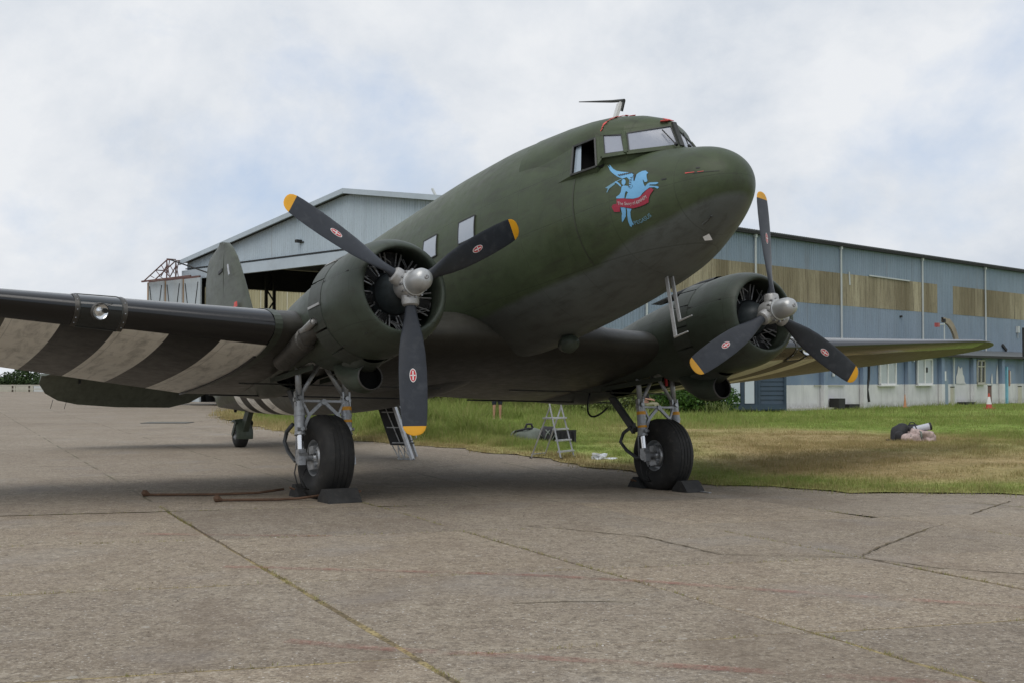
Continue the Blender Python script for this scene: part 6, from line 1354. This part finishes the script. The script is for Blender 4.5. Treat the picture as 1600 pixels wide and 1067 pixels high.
# bags on the grass to the right
x, y = 9.55, 30.3
b = empty('backpack', (x, y, vz_(x, y))); tag(b, 'black backpack leaning at the left of the bag pile on the grass', 'backpack'); mb = lump((.38, .36, .44), 21, .16); mb.v = [(p[0] + .28 * p[2], p[1], p[2]) for p in mb.v]; mb.build('body', 'cloth_black', b, smooth=True)
mb = lump((.26, .14, .24), 22, .08); mb.v = [(p[0] + .02, p[1] - .17, p[2] + .03) for p in mb.v]; mb.build('pocket', 'cloth_black', b, smooth=True); mb = MB(); mb.tube([(-.14, -.1, .04), (-.24, -.15, .02), (-.30, -.1, .05), (-.2, -.05, .05)], .014, 6); mb.build('strap', 'cloth_black', b)
x, y = 10.02, 30.2
b = empty('camouflage_bag', (x, y, vz_(x, y))); tag(b, 'pinkish camouflage kit bag lying right of the black backpack', 'bag'); lump((.66, .45, .30), 23, .30, 4).build('body', 'camo', b, smooth=True); mb = lump((.34, .36, .25), 29, .3, 3); mb.v = [(p[0] + .27, p[1] - .06, p[2]) for p in mb.v]; mb.build('end_pouch', 'camo', b, smooth=True); mb = lump((.30, .16, .17), 30, .2, 3); mb.v = [(p[0] - .12, p[1] - .24, p[2] + .02) for p in mb.v]; mb.build('side_pouch', 'camo', b, smooth=True)
mb = MB(); mb.tube([(.02, -.22, .02), (.03, -.25, .14), (.03, -.2, .25), (.03, 0, .28)], .022, 6); mb.tube([(-.33, -.23, .15), (-.1, -.255, .155), (.03, -.25, .15)], .010, 6); mb.build('strap', 'cloth_grey', b, smooth=True)
x, y = 10.1, 30.25
b = empty('rolled_mat', (x, y, vz_(x, y) + .24), 0); tag(b, 'grey rolled mat resting on top of the camouflage bag', 'mat'); mb = MB(); mb.cyl((-.16, -.03, .06), (.22, -.06, .14), .075, .09, 18); mb.build('roll', 'mat_grey', b, smooth=False, angle=40); mb = MB(); mb.cyl((.215, -.06, .139), (.262, -.064, .149), .095, .097, 18); mb.build('end_ring', 'cloth_black', b, smooth=False, angle=40); mb = MB(); mb.cyl((-.12, -.033, .068), (-.09, -.035, .075), .082, n=16); mb.build('strap', 'cloth_black', b)
x, y = 9.98, 30.42
b = empty('shoulder_bag', (x, y, vz_(x, y) + .22), 0); tag(b, 'small black shoulder bag behind the rolled mat', 'bag'); lump((.34, .2, .20), 27, .15).build('body', 'cloth_black', b, smooth=True); mb = MB(); mb.tube([(-.1, 0, .18), (-.05, 0, .25), (.03, 0, .25), (.08, 0, .19)], .014, 6); mb.build('handle', 'cloth_black', b)

# cones and marker
def cone(x, y, label, hh, mats_, rb):
    o = empty('traffic_cone', (x, y, vz_(x, y) + .02)); tag(o, label, 'traffic cone')
    mb = MB(); mb.box((0, 0, .03), (rb * 2.7, rb * 2.7, .06)); mb.build('base', mats_[0], o)
    n = len(mats_)
    for k, m in enumerate(mats_):
        z0, z1 = .05 + (hh - .05) * k / n, .05 + (hh - .05) * (k + 1) / n; r = lambda z: rb * (1 - .80 * z / hh); mb = MB(); mb.cyl((0, 0, z0), (0, 0, z1), r(z0), r(z1), 18, caps=(k == n - 1)); mb.build('cone_band', m, o, smooth=False, angle=40)
M['conered'] = paint('cone_red', (0.42, 0.075, 0.05), .6, 0, .15, 4); M['coneor'] = paint('marker_orange', (0.50, 0.23, 0.12), .6, 0, .12, 4); M['conewh'] = paint('cone_white', (.66, .66, .66), .6, 0, .08, 4)
cone(22.6, 57.8, 'red and white traffic cone on the grass by the annexe', .74, ['conered', 'conewh', 'conewh', 'conered'], .16)
cone(19.2, 59.6, 'slim orange marker cone near the annexe windows', .66, ['coneor', 'coneor'], .08)
for u, hh, lab in ((22.55, 1.0, 'short grey timber post left of the annexe door'), (26.9, 1.05, 'reddish timber post beside the flaked wall patch'), (30.75, 1.0, 'grey timber post beside the cyan door frame')):
    p = HK + Matrix.Rotation(TH, 3, 'Z') @ Vector((u, AV - 1.0, 0)); o = empty('timber_post', (p.x, p.y, vz_(p.x, p.y)), TH); tag(o, lab, 'post')
    mb = MB(); mb.box((0, 0, hh / 2), (.16, .16, hh), taper=.92); mb.build('shaft', 'wood' if 'grey' in lab else 'rustred', o); mb = MB(); mb.box((0, 0, hh + .02), (.18, .18, .04)); mb.build('cap', 'darksteel', o)

# people ---------------------------------------------------------------------------------------------------------
def skin_obj(name, joints, edges, mat, parent, sub=2):
    me = bpy.data.meshes.new(name); me.from_pydata([j[:3] for j in joints], edges, []); o = bpy.data.objects.new(name, me); COL.objects.link(o); o.parent = parent
    md = o.modifiers.new('skin', 'SKIN'); md.use_smooth_shade = True
    for d, j in zip(me.skin_vertices[0].data, joints): d.radius = (j[3], j[4] if len(j) > 4 else j[3])
    me.skin_vertices[0].data[0].use_root = True
    o.modifiers.new('sub', 'SUBSURF').levels = sub; o.modifiers['sub'].render_levels = sub; me.materials.append(M[mat]); return o
M['flesh'] = paint('flesh', (0.42, 0.22, 0.16), .6, 0, .1, 12); M['navycloth'] = paint('navy_cloth', (0.014, 0.018, 0.032), .85, 0, .25, 12); M['blackcloth'] = paint('black_cloth', (0.012, 0.012, 0.014), .85, 0, .25, 12); M['khaki'] = paint('khaki_cloth', (0.22, 0.21, 0.14), .85, 0, .2, 12); M['hair'] = paint('hair', (0.04, 0.028, 0.02), .7, 0, .3, 20); M['shoe'] = paint('white_shoe', (0.55, 0.55, 0.55), .6, 0, .15, 9)
def person(loc, rz, label, shirt, lower, long_legs, elbow, sit=0.0):
    o = empty('person', loc, rz); tag(o, label, 'person'); J = []; E2 = []
    def sd(p):
        x, y, z = p[:3]
        if not sit: return (x, y, z)
        if z >= .86: return (x, y, z - sit)                      # trunk, arms, head come down
        if z > .3: return (x * 1.25, -.42 + y, .50)               # knees forward
        return (x * 1.25, -.44 + y, z)                            # feet under the knees
    def add(p, r, par=None, r2=None):
        J.append((*sd(p), r, r2 or r)); 
        if par is not None: E2.append((par, len(J) - 1))
        return len(J) - 1
    pel = add((0, 0, .95), .15, None, .11); wa = add((0, 0, 1.10), .135, pel, .10); ch = add((0, .01, 1.30), .155, wa, .105); nk0 = add((0, 0, 1.45), .085, ch, .07); nk = add((0, .01, 1.53), .052, nk0); hd = add((0, -.005, 1.62), .085, nk, .095); add((0, 0, 1.72), .075, hd, .085)
    for s in (-1, 1):
        hp = add((s * .10, 0, .88), .085, pel); kn = add((s * .115, -.02, .50), .058, hp); an = add((s * .12, .02, .09), .038, kn); add((s * .125, -.13, .035), .035, an)
        sh = add((s * .19, 0, 1.42), .055, ch); el_ = add((s * (.30 if elbow else .24), .05, 1.14), .042, sh)
        hn = (s * .13, -.22, 1.08) if elbow else (s * .25, -.06, .90); wr = add(hn, .028, el_); d = (Vector(hn) - Vector((s * (.30 if elbow else .24), .05, 1.14))).normalized(); pm = Vector(hn) + d * .07; pi = add(tuple(pm), .030, wr, .016)
        for q in range(4): f1 = pm + d * (.05 - .006 * abs(q - 1.5)) + Vector((0, (q - 1.5) * .018, 0)) if not elbow else pm + d * .05 + Vector((0, 0, (q - 1.5) * .018)); fi = add(tuple(f1), .009, pi); add(tuple(f1 + d * .03 + Vector((-s * .012, 0, 0))), .008, fi)
        add(tuple(Vector(hn) + d * .05 + Vector((0, -.035, .0))), .010, wr)
    skin_obj('body', J, E2, 'flesh', o)
    T_ = [(0, 0, .98, .155, .115), (0, 0, 1.12, .15, .112), (0, .01, 1.30, .17, .118), (0, 0, 1.46, .10, .08)]; TE = [(0, 1), (1, 2), (2, 3)]
    for s in (-1, 1): k = len(T_); T_ += [(s * .19, 0, 1.42, .068, .068), (s * (.27 if elbow else .225), .025, 1.24, .062, .062)]; TE += [(2, k), (k, k + 1)]
    skin_obj('shirt', [(*sd(q), q[3], q[4]) for q in T_], TE, shirt, o)
    B_ = [(0, 0, .97, .158, .12)]; BE = []
    for s in (-1, 1):
        k = len(B_); B_ += [(s * .105, 0, .86, .10, .10), (s * .118, -.01, .54, .085, .085)]; BE += [(0, k), (k, k + 1)]
        if long_legs: B_ += [(s * .12, .01, .10, .062, .062)]; BE += [(k + 1, k + 2)]
    skin_obj('trousers' if long_legs else 'shorts', [(*sd(q), q[3], q[4]) for q in B_], BE, lower, o)
    for s in (-1, 1): skin_obj('shoe', [(*sd(q), q[3], q[4]) for q in ((s * .12, .05, .05, .05, .05), (s * .123, -.07, .04, .045, .04), (s * .126, -.16, .03, .038, .03))], [(0, 1), (1, 2)], 'shoe', o, 1)
    skin_obj('hair', [(0, .03, 1.68 - sit, .085, .09), (0, .02, 1.745 - sit, .075, .08)], [(0, 1)], 'hair', o, 1)
    mb = MB(); mb.cyl((0, -.09, 1.63 - sit), (0, -.118, 1.615 - sit), .014, .010, 8); mb.build('nose', 'flesh', o); 
    for s in (-1, 1): mb = MB(); mb.box((s * .088, 0, 1.635 - sit), (.015, .03, .055)); mb.build('ear', 'flesh', o); mb = MB(); mb.box((s * .03, -.092, 1.65 - sit), (.022, .008, .010)); mb.build('eye', 'hair', o)
    mb = MB(); mb.box((0, -.088, 1.575 - sit), (.045, .008, .010)); mb.build('mouth', 'conered', o); return o
person((-.555, 45.4, vz_(-.555, 45.4) - .01), R(15), 'person in navy shorts standing on the grass beyond the airplane belly', 'navycloth', 'navycloth', False, False)
person((5.45, 49.4, vz_(5.45, 49.4) - .01), R(65), 'person in black top and khaki trousers sitting behind the far landing gear', 'blackcloth', 'khaki', True, True, sit=.42)
so = empty('folding_stool', (5.45, 49.4, vz_(5.45, 49.4)), R(65)); tag(so, 'low folding stool under the person in khaki trousers', 'stool'); mb = MB(); mb.box((0, .02, .385), (.36, .34, .03)); mb.build('seat', 'cloth_grey', so)
for a in (-1, 1): mb = MB(); mb.bar((a * .16, -.14, 0), (a * .16, .16, .37), .02, .02); mb.bar((a * .16, .16, 0), (a * .16, -.14, .37), .02, .02); mb.build('leg_frame', 'alu', so)

# shrubs, hedge, fence ----------------------------------------------------------------------------------------------
def leafmat(name, c0, c1):
    t = NT(name); r = t.new('ShaderNodeAttribute', attribute_name='rnd'); c = t.ramp(r.outputs['Fac'], [(0, c0), (.6, c1), (1, tuple(q * 1.5 for q in c1))]); tr = t.new('ShaderNodeBsdfTranslucent'); t.put(tr.inputs[0], c); ms = t.new('ShaderNodeMixShader'); ms.inputs[0].default_value = .3; t.l.new(t.b.outputs[0], ms.inputs[1]); t.l.new(tr.outputs[0], ms.inputs[2]); t.l.new(ms.outputs[0], t.out.inputs[0]); return t.set(c, .55, 0, .3)
M['leaf'] = leafmat('leaf', (0.020, 0.050, 0.010), (0.060, 0.125, 0.022)); M['leaf2'] = leafmat('hedge_leaf', (0.018, 0.035, 0.012), (0.045, 0.075, 0.025)); M['leaf3'] = leafmat('strap_leaf', (0.06, 0.085, 0.02), (0.13, 0.16, 0.05)); M['bark'] = paint('bark', (0.07, 0.055, 0.04), .9, 0, .3, 6)
def leaves(name, n, blobs, ls, mat, parent, seed=1):
    r_ = np.random.default_rng(seed); bl = np.array(blobs); vol = (bl[:, 3] * bl[:, 4] * bl[:, 5]); k = r_.choice(len(bl), n, p=vol / vol.sum()); d = r_.normal(size=(n, 3)); d /= np.linalg.norm(d, axis=1)[:, None]; rad = r_.random(n) ** .35
    c = bl[k, :3] + d * rad[:, None] * bl[k, 3:6]; c[:, 2] = np.abs(c[:, 2]) + .02
    a = r_.normal(size=(n, 3)); a /= np.linalg.norm(a, axis=1)[:, None]; b = np.cross(a, r_.normal(size=(n, 3))); b /= np.linalg.norm(b, axis=1)[:, None]; s = ls * r_.uniform(.6, 1.3, n)[:, None]
    V = np.stack([c - a * s, c + b * s * .45, c + a * s, c - b * s * .45], 1).reshape(-1, 3); me = bpy.data.meshes.new(name); me.vertices.add(n * 4); me.vertices.foreach_set('co', V.reshape(-1).astype(np.float32)); me.loops.add(n * 4); me.loops.foreach_set('vertex_index', np.arange(n * 4, dtype=np.int32)); me.polygons.add(n); me.polygons.foreach_set('loop_start', (np.arange(n) * 4).astype(np.int32)); me.polygons.foreach_set('loop_total', np.full(n, 4, np.int32)); me.update(calc_edges=True)
    at_ = me.attributes.new('rnd', 'FLOAT', 'POINT'); at_.data.foreach_set('value', np.repeat(r_.random(n), 4).astype(np.float32)); me.materials.append(M[mat]); o = bpy.data.objects.new(name, me); COL.objects.link(o); o.parent = parent; return o
def shrub(x, y, blobs, n, ls, label, mat='leaf', seed=1, name='shrub', group='shrubs before the annexe', z=None):
    o = empty(name, (x, y, vz_(x, y) if z is None else z)); tag(o, label, 'shrub', group); leaves('foliage', n, blobs, ls, mat, o, seed); mb = MB()
    for k in range(6): a = k * 1.05; mb.tube([(.08 * math.cos(a), .08 * math.sin(a), 0), (.3 * math.cos(a), .3 * math.sin(a), .5), (.5 * math.cos(a + .3), .5 * math.sin(a + .3), .9)], [.03, .02, .008], 5)
    mb.build('stem', 'bark', o); return o
shrub(7.75, 50.8, [(0, 0, .55, 1.1, .9, .65), (-.9, .2, .5, .9, .8, .55), (1.0, .1, .6, .8, .8, .6), (.3, -.3, .9, .7, .6, .45)], 5200, .075, 'dense bright green shrub behind the far landing gear', seed=2)
shrub(6.05, 51.6, [(0, 0, .5, 1.1, .8, .55), (.9, .2, .55, .9, .7, .6)], 3800, .075, 'lower green shrub seen between the far gear struts', seed=3)
shrub(4.75, 50.6, [(0, 0, .42, .95, .6, .45), (-.8, .1, .38, .8, .6, .38), (.6, 0, .5, .6, .5, .42)], 3400, .07, 'low yellowish bramble left of the seated person', 'leaf3', seed=5)
shrub(3.1, 49.6, [(0, 0, .36, 1.0, .6, .38), (-.9, .1, .30, .8, .6, .32), (.8, 0, .38, .7, .5, .36)], 3400, .07, 'low yellowish bramble beneath the fuselage at the hangar corner', 'leaf3', seed=6)
sp = empty('strap_leaf_plant', (8.3, 49.6, vz_(8.3, 49.6))); tag(sp, 'clump of arching strap leaves at the foot of the green shrub', 'plant'); mb = MB()
for k in range(70):
    a = random.uniform(0, 6.28); L = random.uniform(.5, .95); hh = random.uniform(.35, .62); w_ = .022; c, s = math.cos(a), math.sin(a); b0 = (random.uniform(-.4, .4), random.uniform(-.3, .3)); rows = []
    for q in (0, .3, .6, .85, 1): r_ = L * q * .8; z = hh * math.sin(q * 2.4) ; ww = w_ * (1 - q * .9); rows.append([(b0[0] + c * r_ - s * ww, b0[1] + s * r_ + c * ww, z), (b0[0] + c * r_ + s * ww, b0[1] + s * r_ - c * ww, z)])
    mb.grid(rows)
lf = mb.build('foliage', 'leaf3', sp); a_ = lf.data.attributes.new('rnd', 'FLOAT', 'POINT'); a_.data.foreach_set('value', rng.random(len(lf.data.vertices)).astype(np.float32))
# far left: hedge trees beyond a post and rail fence with a low pale wall
for k, (x, y, r_) in enumerate(((-66, 152, 2.6), (-61.5, 154, 2.9), (-57, 152, 2.3), (-52.5, 156, 2.0), (-71, 155, 3.0), (-48, 158, 2.2))):
    t_ = empty('hedge_tree', (x, y, -.28)); tag(t_, ('far bushy hedge tree beyond the wing tip, number %s from the left' % ['two', 'three', 'four', 'five', 'one', 'six'][k]).replace('number two', 'second').replace('number three', 'third').replace('number four', 'fourth').replace('number five', 'fifth').replace('number one', 'first').replace('number six', 'sixth'), 'tree', 'far hedge trees')
    leaves('crown', 2600, [(0, 0, r_ * .55, r_, r_ * .8, r_ * .5), (r_ * .6, 0, r_ * .45, r_ * .8, r_ * .7, r_ * .4), (-r_ * .6, .2, r_ * .5, r_ * .8, r_ * .7, r_ * .45), (.2, 0, r_ * .9, r_ * .6, r_ * .5, r_ * .3)], .22, 'leaf2', t_, 40 + k); mb = MB(); mb.tube([(0, 0, 0), (.1, 0, r_ * .5), (.2, .1, r_ * .9)], [.2, .14, .05], 7); mb.build('trunk', 'bark', t_)
fn = empty('rail_fence', (-62, 146.5, -.28)); tag(fn, 'grey post and rail fence far off below the hedge', 'fence')
for k in range(13): mb = MB(); mb.box((-12 + k * 2.0, 0, .62), (.16, .16, 1.25)); mb.build('post', 'bark', fn)
for z in (.65, 1.1): mb = MB(); mb.box((0, -.1, z), (24.5, .06, .12)); mb.build('rail', 'wood', fn)
wl_ = empty('low_wall', (-61.5, 149, -.28)); tag(wl_, 'low pale concrete wall behind the far rail fence', 'wall')
for k in range(9): mb = MB(); mb.box((-9 + k * 2.2, 0, .5), (2.14, .4, 1.0)); mb.build('wall_block', 'wood' if k % 3 else 'pipe', wl_)
